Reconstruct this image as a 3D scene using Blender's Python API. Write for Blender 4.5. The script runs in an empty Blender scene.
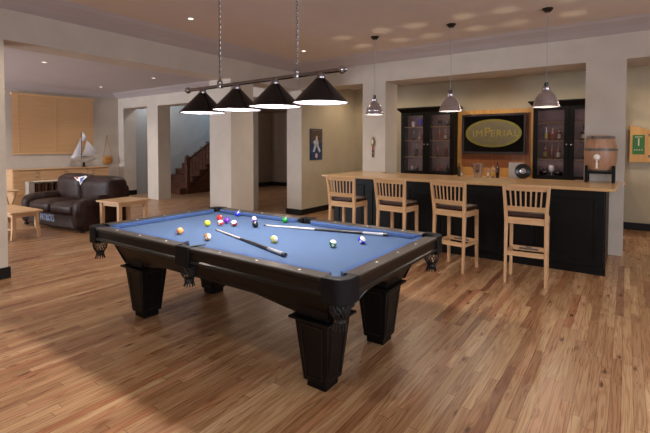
import bpy, bmesh, math, random
from mathutils import Vector, Matrix
R = math.radians
S = bpy.context.scene
COL = S.collection
rnd = random.Random(7)

# ------------------------------------------------------------------ camera
cam_d = bpy.data.cameras.new('camera'); cam = bpy.data.objects.new('camera', cam_d); COL.objects.link(cam)
cam_d.sensor_fit = 'HORIZONTAL'; cam_d.sensor_width = 36.0
cam_d.lens = 428.8 / 650 * 36.0
cam_d.shift_x = 0.0; cam_d.shift_y = -(216.5 - 158.4) / 650.0
cam_d.clip_start = .05; cam_d.clip_end = 100
ya, pi_, ro = R(35.162), R(1.753), R(.094)
fw = Vector((-math.sin(ya) * math.cos(pi_), math.cos(ya) * math.cos(pi_), -math.sin(pi_)))
rt = Vector((math.cos(ya), math.sin(ya), 0)); up = rt.cross(fw)
rt2 = rt * math.cos(ro) + up * math.sin(ro); up2 = -rt * math.sin(ro) + up * math.cos(ro)
m = Matrix((rt2, up2, -fw)).transposed().to_4x4(); m.translation = Vector((0, 0, 1.5))
cam.matrix_world = m
S.camera = cam

# ------------------------------------------------------------------ world, exposure, lights
w = bpy.data.worlds.new('world'); S.world = w; w.use_nodes = True
bg = w.node_tree.nodes['Background']; bg.inputs['Color'].default_value = (.55, .68, 1.0, 1); bg.inputs['Strength'].default_value = .5
S.view_settings.view_transform = 'Standard'; S.view_settings.look = 'None'
S.view_settings.gamma = 1; S.view_settings.use_curve_mapping = False
S.view_settings.exposure = -0.1

def light(name, kind, loc, power, color, size=.1, aim=None, sy=None, spot=None, blend=.5):
    d = bpy.data.lights.new(name, kind); d.energy = power; d.color = color
    if kind == 'AREA':
        d.size = size
        if sy: d.shape = 'RECTANGLE'; d.size_y = sy
    else: d.shadow_soft_size = size
    if kind == 'SPOT': d.spot_size = R(spot); d.spot_blend = blend
    o = bpy.data.objects.new(name, d); COL.objects.link(o); o.location = loc
    if aim: o.rotation_euler = (Vector(aim) - Vector(loc)).to_track_quat('-Z', 'Y').to_euler()
    return o
WARM = (1.0, .86, .70); AMBER = (1.0, .60, .28); COOL = (.86, .90, 1.0); NEUT = (1, .90, .80)
P_FILL, P_POOL, P_PEND, P_CAN = 70, 18, 7, 24
# cool fill added at unseen windows, approximating daylight from behind and beside the camera
light('window_daylight', 'AREA', (1.65, -2.9, 1.55), P_FILL, COOL, 2.2, (1.2, 3, 1.3), 1.3)
light('window_daylight', 'AREA', (3.0, 3.2, 1.55), P_FILL, COOL, 2.2, (-3, 3.4, 1.4), 1.3)
light('window_daylight', 'AREA', (3.0, -.4, 1.55), P_FILL, COOL, 2.2, (-3, -.2, 1.4), 1.3)
light('window_daylight', 'AREA', (-11.3, -2.9, 1.6), P_FILL * 7.5, COOL, 1.8, (-10.5, 4, 1.6), 1.3)
# daylight falling down the stairwell
light('stair_daylight', 'AREA', (-11.6, 11.0, 3.9), 34, (.55, .80, 1.0), .8, (-12.3, 9.9, 1.9), .8)
light('hall_lamp', 'POINT', (-8.4, 9.6, 2.5), 30, (1, .82, .66), .1)  # fill added to lift the dark hall; no fixture there
light('stair_hall_lamp', 'POINT', (-11.5, 8.0, 3.2), 38, (.95, .95, 1), .1)  # fixtureless light added to brighten the stair wall
# ceiling downlights: main room (two of them in view), left room (three in view)
CANS = [(-4.6, 3.54), (-4.57, 5.85), (-5.05, 1.45), (-1.6, .4), (1.6, .4), (1.6, 3.4), (1.6, 5.8), (-1.6, -1.8), (-4.5, -1.5), (1.6, -1.8)]
CANS_L = [(-8.56, 3.42), (-8.58, 5.6), (-10.99, 5.68), (-10.99, 3.3), (-8.56, .8), (-10.99, .8)]
CANS_B = [(-3.5, 8.3), (-2.25, 8.3), (-1.0, 8.3), (-4.9, 8.5), (.75, 8.3), (2.2, 8.3)]
for x, y in CANS: light('downlight_beam', 'SPOT', (x, y, 3.095), P_CAN * 4, WARM, .05, (x, y, 0), spot=125, blend=.9)
for x, y in CANS_L: light('downlight_beam', 'SPOT', (x, y, 2.955), P_CAN * 4, NEUT, .05, (x, y, 0), spot=130, blend=.9)
for x, y in CANS_B: light('downlight_beam', 'SPOT', (x, y, 2.88), P_CAN * 2.2, (1, .80, .60), .05, (x, y, 0), spot=168, blend=.6)

# ------------------------------------------------------------------ materials
def nt(name):
    m = bpy.data.materials.new(name); m.use_nodes = True
    n = m.node_tree; return m, n, n.nodes['Principled BSDF'], n.links
def lin(c):
    f = lambda v: v / 12.92 if v <= .04045 else ((v + .055) / 1.055) ** 2.4
    return tuple(f(v / 255) for v in c) + (1,)
def math_(n, op, a, b=None, c=None):
    x = n.nodes.new('ShaderNodeMath'); x.operation = op
    for i, v in enumerate((a, b, c)):
        if v is None: continue
        if isinstance(v, (int, float)): x.inputs[i].default_value = v
        else: n.links.new(v, x.inputs[i])
    return x.outputs[0]
def plain(name, rgb, rough=.5, metal=0, var=.06, scale=12, bump=0, coat=0, spec=.5, stretch=(1, 1, 1)):
    m, n, b, L = nt(name)
    tc = n.nodes.new('ShaderNodeTexCoord'); mp = n.nodes.new('ShaderNodeMapping'); mp.inputs['Scale'].default_value = stretch
    L.new(tc.outputs['Object'], mp.inputs['Vector'])
    nz = n.nodes.new('ShaderNodeTexNoise'); nz.inputs['Scale'].default_value = scale; nz.inputs['Detail'].default_value = 4
    L.new(mp.outputs[0], nz.inputs['Vector'])
    rp = n.nodes.new('ShaderNodeValToRGB'); c = lin(rgb)
    rp.color_ramp.elements[0].position = .3; rp.color_ramp.elements[1].position = .7
    rp.color_ramp.elements[0].color = tuple(v * (1 - var) for v in c[:3]) + (1,)
    rp.color_ramp.elements[1].color = tuple(min(1, v * (1 + var)) for v in c[:3]) + (1,)
    L.new(nz.outputs['Fac'], rp.inputs['Fac']); L.new(rp.outputs['Color'], b.inputs['Base Color'])
    b.inputs['Roughness'].default_value = rough; b.inputs['Metallic'].default_value = metal
    b.inputs['Specular IOR Level'].default_value = spec; b.inputs['Coat Weight'].default_value = coat; b.inputs['Coat Roughness'].default_value = .15
    if bump:
        bp = n.nodes.new('ShaderNodeBump'); bp.inputs['Strength'].default_value = bump; bp.inputs['Distance'].default_value = .01
        L.new(nz.outputs['Fac'], bp.inputs['Height']); L.new(bp.outputs['Normal'], b.inputs['Normal'])
    return m
def wood(name, light_rgb, dark_rgb, axis='X', rough=.4, coat=0, scale=1.0, bump=.1, spec=.5):
    m, n, b, L = nt(name)
    tc = n.nodes.new('ShaderNodeTexCoord'); mp = n.nodes.new('ShaderNodeMapping')
    mp.inputs['Scale'].default_value = {'X': (1.5, 22, 22), 'Y': (22, 1.5, 22), 'Z': (22, 22, 1.5)}[axis]
    L.new(tc.outputs['Object'], mp.inputs['Vector'])
    nz = n.nodes.new('ShaderNodeTexNoise'); nz.inputs['Scale'].default_value = scale; nz.inputs['Detail'].default_value = 5; nz.inputs['Distortion'].default_value = .4
    L.new(mp.outputs[0], nz.inputs['Vector'])
    rp = n.nodes.new('ShaderNodeValToRGB'); rp.color_ramp.elements[0].position = .32; rp.color_ramp.elements[1].position = .68
    rp.color_ramp.elements[0].color = lin(dark_rgb); rp.color_ramp.elements[1].color = lin(light_rgb)
    L.new(nz.outputs['Fac'], rp.inputs['Fac']); L.new(rp.outputs['Color'], b.inputs['Base Color'])
    b.inputs['Roughness'].default_value = rough; b.inputs['Coat Weight'].default_value = coat; b.inputs['Specular IOR Level'].default_value = spec
    bp = n.nodes.new('ShaderNodeBump'); bp.inputs['Strength'].default_value = bump; bp.inputs['Distance'].default_value = .003
    L.new(nz.outputs['Fac'], bp.inputs['Height']); L.new(bp.outputs['Normal'], b.inputs['Normal'])
    return m
def floor_mat():
    m, n, b, L = nt('pine_floorboards')
    tc = n.nodes.new('ShaderNodeTexCoord'); sp = n.nodes.new('ShaderNodeSeparateXYZ'); L.new(tc.outputs['Object'], sp.inputs[0])
    W, LEN = .058, .95
    xs = math_(n, 'DIVIDE', sp.outputs[0], W); col = math_(n, 'FLOOR', xs); fx = math_(n, 'FRACT', xs)
    wn = n.nodes.new('ShaderNodeTexWhiteNoise'); wn.noise_dimensions = '1D'; L.new(col, wn.inputs['W'])
    ys = math_(n, 'ADD', math_(n, 'DIVIDE', sp.outputs[1], LEN), math_(n, 'MULTIPLY', wn.outputs['Value'], 7.3))
    row = math_(n, 'FLOOR', ys); fy = math_(n, 'FRACT', ys)
    cb = n.nodes.new('ShaderNodeCombineXYZ'); L.new(col, cb.inputs[0]); L.new(row, cb.inputs[1])
    w2 = n.nodes.new('ShaderNodeTexWhiteNoise'); w2.noise_dimensions = '2D'; L.new(cb.outputs[0], w2.inputs['Vector'])
    rid = w2.outputs['Value']
    # grain coordinates, shifted per board
    gc = n.nodes.new('ShaderNodeCombineXYZ')
    L.new(math_(n, 'MULTIPLY', sp.outputs[0], 15.0), gc.inputs[0]); L.new(math_(n, 'MULTIPLY', sp.outputs[1], .75), gc.inputs[1]); L.new(math_(n, 'MULTIPLY', rid, 90), gc.inputs[2])
    # knots
    kc = n.nodes.new('ShaderNodeCombineXYZ')
    L.new(math_(n, 'MULTIPLY', sp.outputs[0], 11), kc.inputs[0]); L.new(math_(n, 'MULTIPLY', sp.outputs[1], 4.2), kc.inputs[1]); L.new(math_(n, 'MULTIPLY', rid, 40), kc.inputs[2])
    vo = n.nodes.new('ShaderNodeTexVoronoi'); vo.voronoi_dimensions = '3D'; vo.inputs['Scale'].default_value = 1.0; L.new(kc.outputs[0], vo.inputs['Vector'])
    knot = n.nodes.new('ShaderNodeMapRange'); knot.inputs['From Min'].default_value = .08; knot.inputs['From Max'].default_value = .19; knot.inputs['To Min'].default_value = 1; knot.inputs['To Max'].default_value = 0
    L.new(vo.outputs['Distance'], knot.inputs['Value'])
    halo = n.nodes.new('ShaderNodeMapRange'); halo.inputs['From Min'].default_value = .08; halo.inputs['From Max'].default_value = .40; halo.inputs['To Min'].default_value = 1; halo.inputs['To Max'].default_value = 0
    L.new(vo.outputs['Distance'], halo.inputs['Value'])
    sc_ = n.nodes.new('ShaderNodeSeparateColor'); L.new(vo.outputs['Color'], sc_.inputs[0])
    pick = math_(n, 'GREATER_THAN', sc_.outputs[0], .58)
    kn_ = math_(n, 'MULTIPLY', knot.outputs[0], pick); hl_ = math_(n, 'MULTIPLY', halo.outputs[0], pick)
    ng = n.nodes.new('ShaderNodeTexNoise'); ng.inputs['Scale'].default_value = 1.0; ng.inputs['Detail'].default_value = 2; L.new(gc.outputs[0], ng.inputs['Vector'])
    ph = math_(n, 'ADD', math_(n, 'MULTIPLY', ng.outputs['Fac'], 62), math_(n, 'MULTIPLY', hl_, 7))
    ring = math_(n, 'ADD', math_(n, 'MULTIPLY', math_(n, 'SINE', ph), .5), .5)
    ring = math_(n, 'POWER', ring, 1.6)
    fc = n.nodes.new('ShaderNodeCombineXYZ'); L.new(math_(n, 'MULTIPLY', sp.outputs[0], 130), fc.inputs[0]); L.new(math_(n, 'MULTIPLY', sp.outputs[1], 3), fc.inputs[1]); L.new(rid, fc.inputs[2])
    nf = n.nodes.new('ShaderNodeTexNoise'); nf.inputs['Scale'].default_value = 1; nf.inputs['Detail'].default_value = 3; L.new(fc.outputs[0], nf.inputs['Vector'])
    rp = n.nodes.new('ShaderNodeValToRGB'); e = rp.color_ramp.elements
    e[0].position = 0; e[0].color = lin((128, 88, 64)); e[1].position = 1; e[1].color = lin((200, 172, 138))
    for p, c in ((.12, (152, 116, 84)), (.4, (168, 136, 102)), (.68, (182, 152, 116)), (.9, (156, 110, 78))):
        k = e.new(p); k.color = lin(c)
    L.new(rid, rp.inputs['Fac'])
    def mul(col_, fac, rgb):
        mx = n.nodes.new('ShaderNodeMix'); mx.data_type = 'RGBA'; mx.blend_type = 'MULTIPLY'
        L.new(fac, mx.inputs[0]); L.new(col_, mx.inputs[6]); mx.inputs[7].default_value = rgb; return mx.outputs[2]
    c = mul(rp.outputs['Color'], math_(n, 'MULTIPLY', ring, .75), (.62, .46, .36, 1))
    c = mul(c, math_(n, 'MULTIPLY', nf.outputs['Fac'], .5), (.70, .58, .50, 1))
    c = mul(c, math_(n, 'MULTIPLY', hl_, .45), (.62, .40, .28, 1))
    c = mul(c, math_(n, 'MULTIPLY', kn_, .9), (.20, .10, .07, 1))
    ex = math_(n, 'MINIMUM', fx, math_(n, 'SUBTRACT', 1, fx)); ey = math_(n, 'MINIMUM', fy, math_(n, 'SUBTRACT', 1, fy))
    gx = math_(n, 'LESS_THAN', ex, .022); gy = math_(n, 'LESS_THAN', ey, .0022)
    gap = math_(n, 'MAXIMUM', gx, gy)
    c = mul(c, math_(n, 'MULTIPLY', gap, .8), (.28, .17, .12, 1))
    L.new(c, b.inputs['Base Color'])
    rr = n.nodes.new('ShaderNodeMapRange'); rr.inputs['To Min'].default_value = .20; rr.inputs['To Max'].default_value = .40
    L.new(nf.outputs['Fac'], rr.inputs['Value']); L.new(rr.outputs[0], b.inputs['Roughness'])
    bp = n.nodes.new('ShaderNodeBump'); bp.inputs['Strength'].default_value = .25; bp.inputs['Distance'].default_value = .002
    hh = math_(n, 'SUBTRACT', math_(n, 'MULTIPLY', nf.outputs['Fac'], .5), gap)
    L.new(hh, bp.inputs['Height']); L.new(bp.outputs['Normal'], b.inputs['Normal'])
    b.inputs['Specular IOR Level'].default_value = .45
    return m
def glass(name, tint=(1, 1, 1), refl=.9):
    m, n, b, L = nt(name)
    n.nodes.remove(b); out = n.nodes['Material Output']
    t = n.nodes.new('ShaderNodeBsdfTransparent'); t.inputs[0].default_value = tint + (1,)
    g = n.nodes.new('ShaderNodeBsdfGlossy'); g.inputs['Roughness'].default_value = .04
    fr = n.nodes.new('ShaderNodeFresnel'); fr.inputs[0].default_value = 1.5
    nz = n.nodes.new('ShaderNodeTexNoise'); nz.inputs['Scale'].default_value = 3
    mx = n.nodes.new('ShaderNodeMixShader'); L.new(math_(n, 'MULTIPLY', fr.outputs[0], math_(n, 'ADD', math_(n, 'MULTIPLY', nz.outputs['Fac'], .1), refl)), mx.inputs[0])
    L.new(t.outputs[0], mx.inputs[1]); L.new(g.outputs[0], mx.inputs[2]); L.new(mx.outputs[0], out.inputs['Surface'])
    return m
def emit(name, rgb, strength):
    m, n, b, L = nt(name); nz = n.nodes.new('ShaderNodeTexNoise'); nz.inputs['Scale'].default_value = 4
    b.inputs['Base Color'].default_value = (.8, .8, .8, 1); b.inputs['Emission Color'].default_value = rgb + (1,)
    L.new(math_(n, 'ADD', math_(n, 'MULTIPLY', nz.outputs['Fac'], strength * .05), strength), b.inputs['Emission Strength'])
    return m
M = {}
M['floor'] = floor_mat()
M['wall'] = plain('taupe_wall_paint', (194, 185, 173), .85, var=.05, scale=3.5, bump=.05)
M['wall_k'] = plain('khaki_wall_paint', (180, 169, 146), .85, var=.05, scale=3, bump=.05)
M['wall_d'] = plain('brown_hall_paint', (132, 116, 102), .85, var=.05, scale=3)  # darker than the other walls; the unlit hall's gloom is in the colour
M['wall_b'] = plain('grey_blue_stair_wall', (176, 178, 178), .85, var=.04, scale=3)
M['ceil'] = plain('ceiling_paint', (212, 200, 190), .9, var=.02, scale=2)
M['crown'] = plain('crown_paint', (190, 184, 188), .8, var=.02, scale=2)  # white paint tinted lavender; the cool daylight is put into the colour
M['base'] = plain('black_baseboard', (18, 16, 15), .5, var=.1, spec=.25)
M['white'] = plain('white_paint', (225, 222, 216), .5, var=.02)
M['maple'] = wood('maple', (204, 168, 128), (184, 144, 102), 'X', .38)
M['maple_y'] = wood('maple_y', (204, 168, 128), (184, 144, 102), 'Y', .38)
M['maple_z'] = wood('maple_z', (198, 160, 120), (178, 138, 98), 'Z', .42)
M['counter'] = wood('counter_butcher_block', (206, 168, 120), (184, 144, 96), 'X', .28, coat=.3)
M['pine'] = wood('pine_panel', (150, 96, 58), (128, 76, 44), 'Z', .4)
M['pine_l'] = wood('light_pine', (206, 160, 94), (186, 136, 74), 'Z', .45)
M['black_wood'] = wood('black_stained_wood', (11, 10, 10), (6, 6, 6), 'Z', .45, bump=.05, spec=.18)
M['table_wood'] = wood('espresso_wood', (26, 17, 13), (13, 9, 8), 'X', .40, coat=.05, bump=.06, spec=.25)
M['table_wood_y'] = wood('espresso_wood_y', (26, 17, 13), (13, 9, 8), 'Y', .40, coat=.05, bump=.06, spec=.25)
M['table_wood_z'] = wood('espresso_wood_z', (13, 11, 11), (7, 6, 6), 'Z', .45, coat=.03, bump=.06, spec=.2)
M['rail_top'] = wood('rail_top_wood', (64, 58, 55), (46, 42, 40), 'X', .36, coat=.15, bump=.0)  # greyer than the espresso wood; reflected sheen is put into the colour
M['rail_top_y'] = wood('rail_top_wood_y', (64, 58, 55), (46, 42, 40), 'Y', .36, coat=.15, bump=.0)
M['black_trim'] = plain('black_lacquer', (10, 10, 11), .3, var=.1, coat=.15)
M['leather_b'] = plain('black_leather', (11, 12, 15), .55, spec=.2, var=.15, scale=60, bump=.2)
M['net'] = plain('pocket_net_leather', (18, 17, 18), .5, var=.1)
M['felt'] = plain('blue_felt', (72, 92, 124), .95, var=.03, scale=90, bump=.05, spec=.15)
M['felt_d'] = plain('blue_cushion_felt', (62, 84, 128), .95, var=.03, scale=90, spec=.15)
M['chrome'] = plain('chrome', (170, 170, 174), .18, 1.0, var=.03)
M['nickel'] = plain('dark_nickel', (150, 146, 148), .24, 1.0, var=.05)
M['shade_out'] = plain('dark_brown_enamel', (15, 10, 11), .25, var=.06, coat=.1, spec=.3)
M['shade_in'] = plain('white_enamel', (116, 114, 118), .5, var=.01)
M['alu'] = plain('spun_aluminium', (190, 184, 190), .24, .85, var=.04)
M['bulb'] = emit('bulb_glow', (1, .93, .85), 9)
M['bulb_w'] = emit('warm_bulb_glow', (1, .80, .50), 7)
M['can'] = emit('downlight_glow', (1, .90, .78), 2.6)
M['sofa'] = plain('brown_leather', (42, 23, 17), .50, var=.45, scale=9, bump=.7, spec=.22)
M['seat'] = plain('brown_seat_leather', (50, 24, 18), .35, var=.2, scale=20)
M['blind'] = None
M['cabinet_in'] = plain('cabinet_interior', (124, 104, 104), .7, var=.05)
M['glass'] = glass('door_glass', (.86, .84, .88))
M['screen'] = plain('screen_black', (4, 4, 5), .15, var=.05, spec=.2)
M['tvframe'] = plain('tv_bezel', (74, 68, 72), .25, .5)
M['olive'] = plain('olive_gold', (120, 112, 46), .5, .1, var=.1)
M['greybrown'] = plain('taupe_enamel', (104, 97, 76), .5, var=.1)
M['gold'] = plain('gold_letter', (150, 138, 52), .5, .1)
M['stair'] = wood('dark_cherry', (88, 52, 36), (60, 34, 24), 'Y', .35)
M['sail'] = plain('sail_cloth', (196, 196, 204), .8, var=.06, scale=20)
M['tan'] = plain('tan_leather', (176, 122, 56), .5, var=.2, scale=20)
M['barrel'] = wood('barrel_oak', (178, 140, 112), (150, 110, 84), 'Z', .4)
M['iron'] = plain('galvanised_hoop', (100, 94, 90), .4, .3, var=.3, scale=40)
M['ivory'] = plain('ivory', (236, 232, 226), .3)
M['green'] = plain('green_scoreboard', (52, 108, 50), .6, var=.1, scale=30)
M['blue'] = plain('team_blue', (60, 86, 160), .5)
M['bluefade'] = plain('blue_sheen', (70, 92, 140), .4, var=.2)
M['paleblue'] = plain('pale_blue', (172, 190, 222), .6)
M['red'] = plain('red_paint', (170, 30, 34), .4)
M['dark'] = plain('dark_brown', (44, 28, 24), .5)
M['pole'] = plain('cue_maple', (206, 200, 198), .25, var=.04, coat=.5)
M['cue_b'] = plain('cue_black', (24, 22, 24), .3, coat=.4)
M['cue_g'] = plain('cue_grey', (150, 152, 162), .3, coat=.4)
M['vinyl'] = plain('vinyl_black', (22, 22, 24), .3)
M['mirror'] = plain('silver_sleeve', (170, 166, 162), .25, .3, var=.1)
M['glass_w'] = plain('bottle_glass_clear', (150, 140, 140), .12, coat=.3)
M['glass_a'] = plain('bottle_glass_amber', (112, 54, 30), .12, coat=.4)
M['glass_g'] = plain('bottle_glass_green', (44, 52, 34), .12, coat=.4)
M['glass_d'] = plain('bottle_glass_dark', (40, 24, 22), .12, coat=.4)
M['glass_r'] = plain('bottle_glass_rust', (134, 66, 50), .15, coat=.4)
M['purple'] = plain('violet_glass', (84, 60, 170), .2, coat=.3)
M['label_w'] = plain('paper_label', (214, 204, 184), .6)
M['label_y'] = plain('yellow_label', (196, 168, 80), .6)

def blind_mat():
    m, n, b, L = nt('wooden_blind'); tc = n.nodes.new('ShaderNodeTexCoord')
    nz = n.nodes.new('ShaderNodeTexNoise'); mp = n.nodes.new('ShaderNodeMapping'); mp.inputs['Scale'].default_value = (3, 1.2, 40)
    L.new(tc.outputs['Object'], mp.inputs['Vector']); L.new(mp.outputs[0], nz.inputs['Vector']); nz.inputs['Scale'].default_value = 1.5
    rp = n.nodes.new('ShaderNodeValToRGB'); rp.color_ramp.elements[0].color = lin((206, 164, 118)); rp.color_ramp.elements[1].color = lin((230, 192, 146))
    L.new(nz.outputs['Fac'], rp.inputs['Fac']); L.new(rp.outputs['Color'], b.inputs['Base Color']); b.inputs['Roughness'].default_value = .32
    return m
M['blind'] = blind_mat()

# ------------------------------------------------------------------ mesh helpers
class MB:
    def __init__(s): s.v = []; s.f = []; s.mi = []; s.m = 0
    def add(s, vs, fs):
        k = len(s.v); s.v += [tuple(v) for v in vs]; s.f += [tuple(i + k for i in f) for f in fs]; s.mi += [s.m] * len(fs); return s
    def box(s, x0, x1, y0, y1, z0, z1): return s.hexa([(x0, y0), (x1, y0), (x1, y1), (x0, y1)], z0, [(x0, y0), (x1, y0), (x1, y1), (x0, y1)], z1)
    def hexa(s, lo, z0, hi, z1):
        n = len(lo); vs = [(x, y, z0) for x, y in lo] + [(x, y, z1) for x, y in hi]
        fs = [tuple(range(n - 1, -1, -1)), tuple(range(n, 2 * n))] + [(i, (i + 1) % n, (i + 1) % n + n, i + n) for i in range(n)]
        return s.add(vs, fs)
    def prism(s, pts, axis, a, b):
        """polygon pts (2-D) extruded along axis from a to b; pts are the two other coordinates in order"""
        def mk(p, t): return {'X': (t, p[0], p[1]), 'Y': (p[0], t, p[1]), 'Z': (p[0], p[1], t)}[axis]
        n = len(pts); vs = [mk(p, a) for p in pts] + [mk(p, b) for p in pts]
        fs = [tuple(range(n)), tuple(range(2 * n - 1, n - 1, -1))] + [(i, i + n, (i + 1) % n + n, (i + 1) % n) for i in range(n)]
        return s.add(vs, fs)
    def beam(s, a, b, w, h=None, w2=None, h2=None, up=(0, 0, 1)):
        a = Vector(a); b = Vector(b); h = h or w; w2 = w2 or w; h2 = h2 or h
        d = (b - a).normalized(); u = Vector(up)
        if abs(d.dot(u)) > .95: u = Vector((0, 1, 0))
        r = d.cross(u).normalized(); u = r.cross(d)
        vs = []
        for p, ww, hh in ((a, w, h), (b, w2, h2)):
            for i, j in ((-1, -1), (1, -1), (1, 1), (-1, 1)): vs.append(p + r * ww / 2 * i + u * hh / 2 * j)
        return s.add(vs, [(3, 2, 1, 0), (4, 5, 6, 7), (0, 1, 5, 4), (1, 2, 6, 5), (2, 3, 7, 6), (3, 0, 4, 7)])
    def tube(s, pts, rad, seg=10):
        pts = [Vector(p) for p in pts]; rs = rad if isinstance(rad, (list, tuple)) else [rad] * len(pts)
        vs = []; fs = []; prev = None
        for i, p in enumerate(pts):
            d = (pts[min(i + 1, len(pts) - 1)] - pts[max(i - 1, 0)]).normalized()
            if prev is None:
                u = Vector((0, 0, 1)) if abs(d.z) < .9 else Vector((1, 0, 0)); r = d.cross(u).normalized()
            else: r = (prev - d * prev.dot(d)).normalized()
            prev = r; u = d.cross(r)
            for k in range(seg):
                t = 2 * math.pi * k / seg; vs.append(p + (r * math.cos(t) + u * math.sin(t)) * rs[i])
        n = len(pts)
        for i in range(n - 1):
            for k in range(seg): fs.append((i * seg + k, i * seg + (k + 1) % seg, (i + 1) * seg + (k + 1) % seg, (i + 1) * seg + k))
        fs.append(tuple(range(seg - 1, -1, -1))); fs.append(tuple((n - 1) * seg + k for k in range(seg)))
        return s.add(vs, fs)
    def lathe(s, prof, c=(0, 0), seg=24, closed=True):
        vs = []; fs = []
        for r, z in prof:
            for k in range(seg):
                t = 2 * math.pi * k / seg; vs.append((c[0] + r * math.cos(t), c[1] + r * math.sin(t), z))
        n = len(prof)
        for i in range(n - 1):
            for k in range(seg): fs.append((i * seg + k, i * seg + (k + 1) % seg, (i + 1) * seg + (k + 1) % seg, (i + 1) * seg + k))
        if closed: fs.append(tuple(range(seg - 1, -1, -1))); fs.append(tuple((n - 1) * seg + k for k in range(seg)))
        return s.add(vs, fs)
    def sphere(s, c, r, seg=20, rings=12, sc=(1, 1, 1)):
        prof = [(max(1e-4, math.sin(math.pi * i / rings)), -math.cos(math.pi * i / rings)) for i in range(rings + 1)]
        k = len(s.v); s.lathe(prof, seg=seg)
        for i in range(k, len(s.v)):
            v = s.v[i]; s.v[i] = (c[0] + v[0] * r * sc[0], c[1] + v[1] * r * sc[1], c[2] + v[2] * r * sc[2])
        return s
    def build(s, name, mats, parent=None, bevel=0, smooth=None, subsurf=0, seg=2):
        me = bpy.data.meshes.new(name); me.from_pydata(s.v, [], s.f); me.update()
        bm = bmesh.new(); bm.from_mesh(me); bmesh.ops.recalc_face_normals(bm, faces=bm.faces); bm.to_mesh(me); bm.free()
        if not isinstance(mats, (list, tuple)): mats = [mats]
        for m in mats: me.materials.append(m)
        for p, i in zip(me.polygons, s.mi): p.material_index = i
        o = bpy.data.objects.new(name, me); COL.objects.link(o)
        if parent: o.parent = parent
        if smooth is None: smooth = False
        if smooth or bevel or subsurf: shade(o, 40)
        if bevel:
            b = o.modifiers.new('bevel', 'BEVEL'); b.width = bevel; b.segments = seg; b.limit_method = 'ANGLE'; b.angle_limit = R(40); b.harden_normals = False
        if subsurf: q = o.modifiers.new('sub', 'SUBSURF'); q.levels = q.render_levels = subsurf; shade(o, 180)
        return o
def shade(o, ang):
    me = o.data
    for p in me.polygons: p.use_smooth = True
    if ang < 180:
        bm = bmesh.new(); bm.from_mesh(me)
        for e in bm.edges:
            if len(e.link_faces) == 2 and e.calc_face_angle(0) > R(ang): e.smooth = False
        bm.to_mesh(me); bm.free()
def tag(o, label, cat, group=None, kind=None):
    o['label'] = label; o['category'] = cat
    if group: o['group'] = group
    if kind: o['kind'] = kind
    return o
def thing(name, label, cat, loc=(0, 0, 0), rz=0, group=None):
    o = bpy.data.objects.new(name, None); COL.objects.link(o); o.location = loc; o.rotation_euler = (0, 0, rz)
    o.empty_display_size = .1
    return tag(o, label, cat, group)
def copy_tree(o, parent=None):
    c = o.copy(); COL.objects.link(c)
    if parent: c.parent = parent
    for ch in [x for x in bpy.data.objects if x.parent == o]: copy_tree(ch, c)
    return c
def struct(name, mb, mat, bevel=0):
    o = mb.build(name, mat, bevel=bevel); o['kind'] = 'structure'; return o
def text_mesh(name, body, size, mat, parent, loc, rot, extrude=.002, sx=1, shear=0):
    cu = bpy.data.curves.new(name, 'FONT'); cu.body = body; cu.size = size; cu.extrude = extrude;  cu.space_character = 1.12; cu.align_x = 'CENTER'; cu.align_y = 'CENTER'; cu.shear = shear
    t = bpy.data.objects.new('tmp', cu); COL.objects.link(t)
    dg = bpy.context.evaluated_depsgraph_get(); me = bpy.data.meshes.new_from_object(t.evaluated_get(dg)); bpy.data.objects.remove(t)
    me.materials.clear(); me.materials.append(mat)
    o = bpy.data.objects.new(name, me); COL.objects.link(o); o.parent = parent; o.location = loc; o.rotation_euler = rot; o.scale = (sx, 1, 1)
    return o

# ------------------------------------------------------------------ the room
XB, YS, YE = -5.68, 7.056, 7.54           # left beam face, bar soffit front, bar soffit back
struct('floor', MB().box(-13.2, 3.2, -3.1, 12.3, -.1, 0), M['floor'])
c = MB().box(XB - .2, 3.2, -3.1, YS + .2, 3.12, 3.3); struct('ceiling', c, M['ceil'])
c = MB().box(-12.7, XB - .2, -3.1, 7.2, 2.98, 3.3); struct('ceiling_left', c, M['crown'])
c = MB().box(XB - .1, 3.2, YE - .05, 9.6, 2.9, 3.1); struct('ceiling_bar', c, M['ceil'])
c = MB().box(-10.9, -6.0, 7.33, 12.2, 2.7, 2.85); struct('ceiling_hall', c, M['wall_d'])
c = MB().box(-12.5, -10.9, 7.33, 12.2, 4.2, 4.35); struct('ceiling_stairwell', c, M['wall_b'])
struct('wall_beam_left', MB().box(XB - .45, XB, -3.1, YS, 2.667, 3.15), M['wall'])
struct('wall_beam_bar', MB().box(XB - .45, 3.2, YS, YE, 2.667, 3.15), M['wall'])
struct('wall_left_front', MB().box(XB - .45, XB, -3.1, 1.865, 0, 2.667), M['wall'])
struct('wall_pillar', MB().box(XB - .56, XB, 5.20, 5.75, 0, 2.667), M['wall'])
struct('wall_poster', MB().box(XB - .40, XB, 7.20, 9.4, 0, 2.95), M['wall_k'])
struct('wall_poster_end', MB().box(XB - .402, XB - .0005, 7.190, 7.201, 0, 2.95), M['wall'])
struct('wall_bar_column_left', MB().box(-4.099, -3.623, YS, YE, 0, 2.667), M['wall'])
struct('wall_bar_column_right', MB().box(-.494, -.025, YS, YE, 0, 2.667), M['wall'])
struct('wall_bar', MB().box(XB - .2, 3.2, 9.4, 9.6, 0, 3.1), M['wall_k'])
b = MB(); ys = [-3.1, -1.55, .75, 2.05, 4.35, 9.6]
for i in range(5):
    if i in (1, 3): b.box(3.2, 3.4, ys[i], ys[i + 1], 0, .85); b.box(3.2, 3.4, ys[i], ys[i + 1], 2.25, 3.3)
    else: b.box(3.2, 3.4, ys[i], ys[i + 1], 0, 3.3)
struct('wall_right', b, M['wall'])
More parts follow.
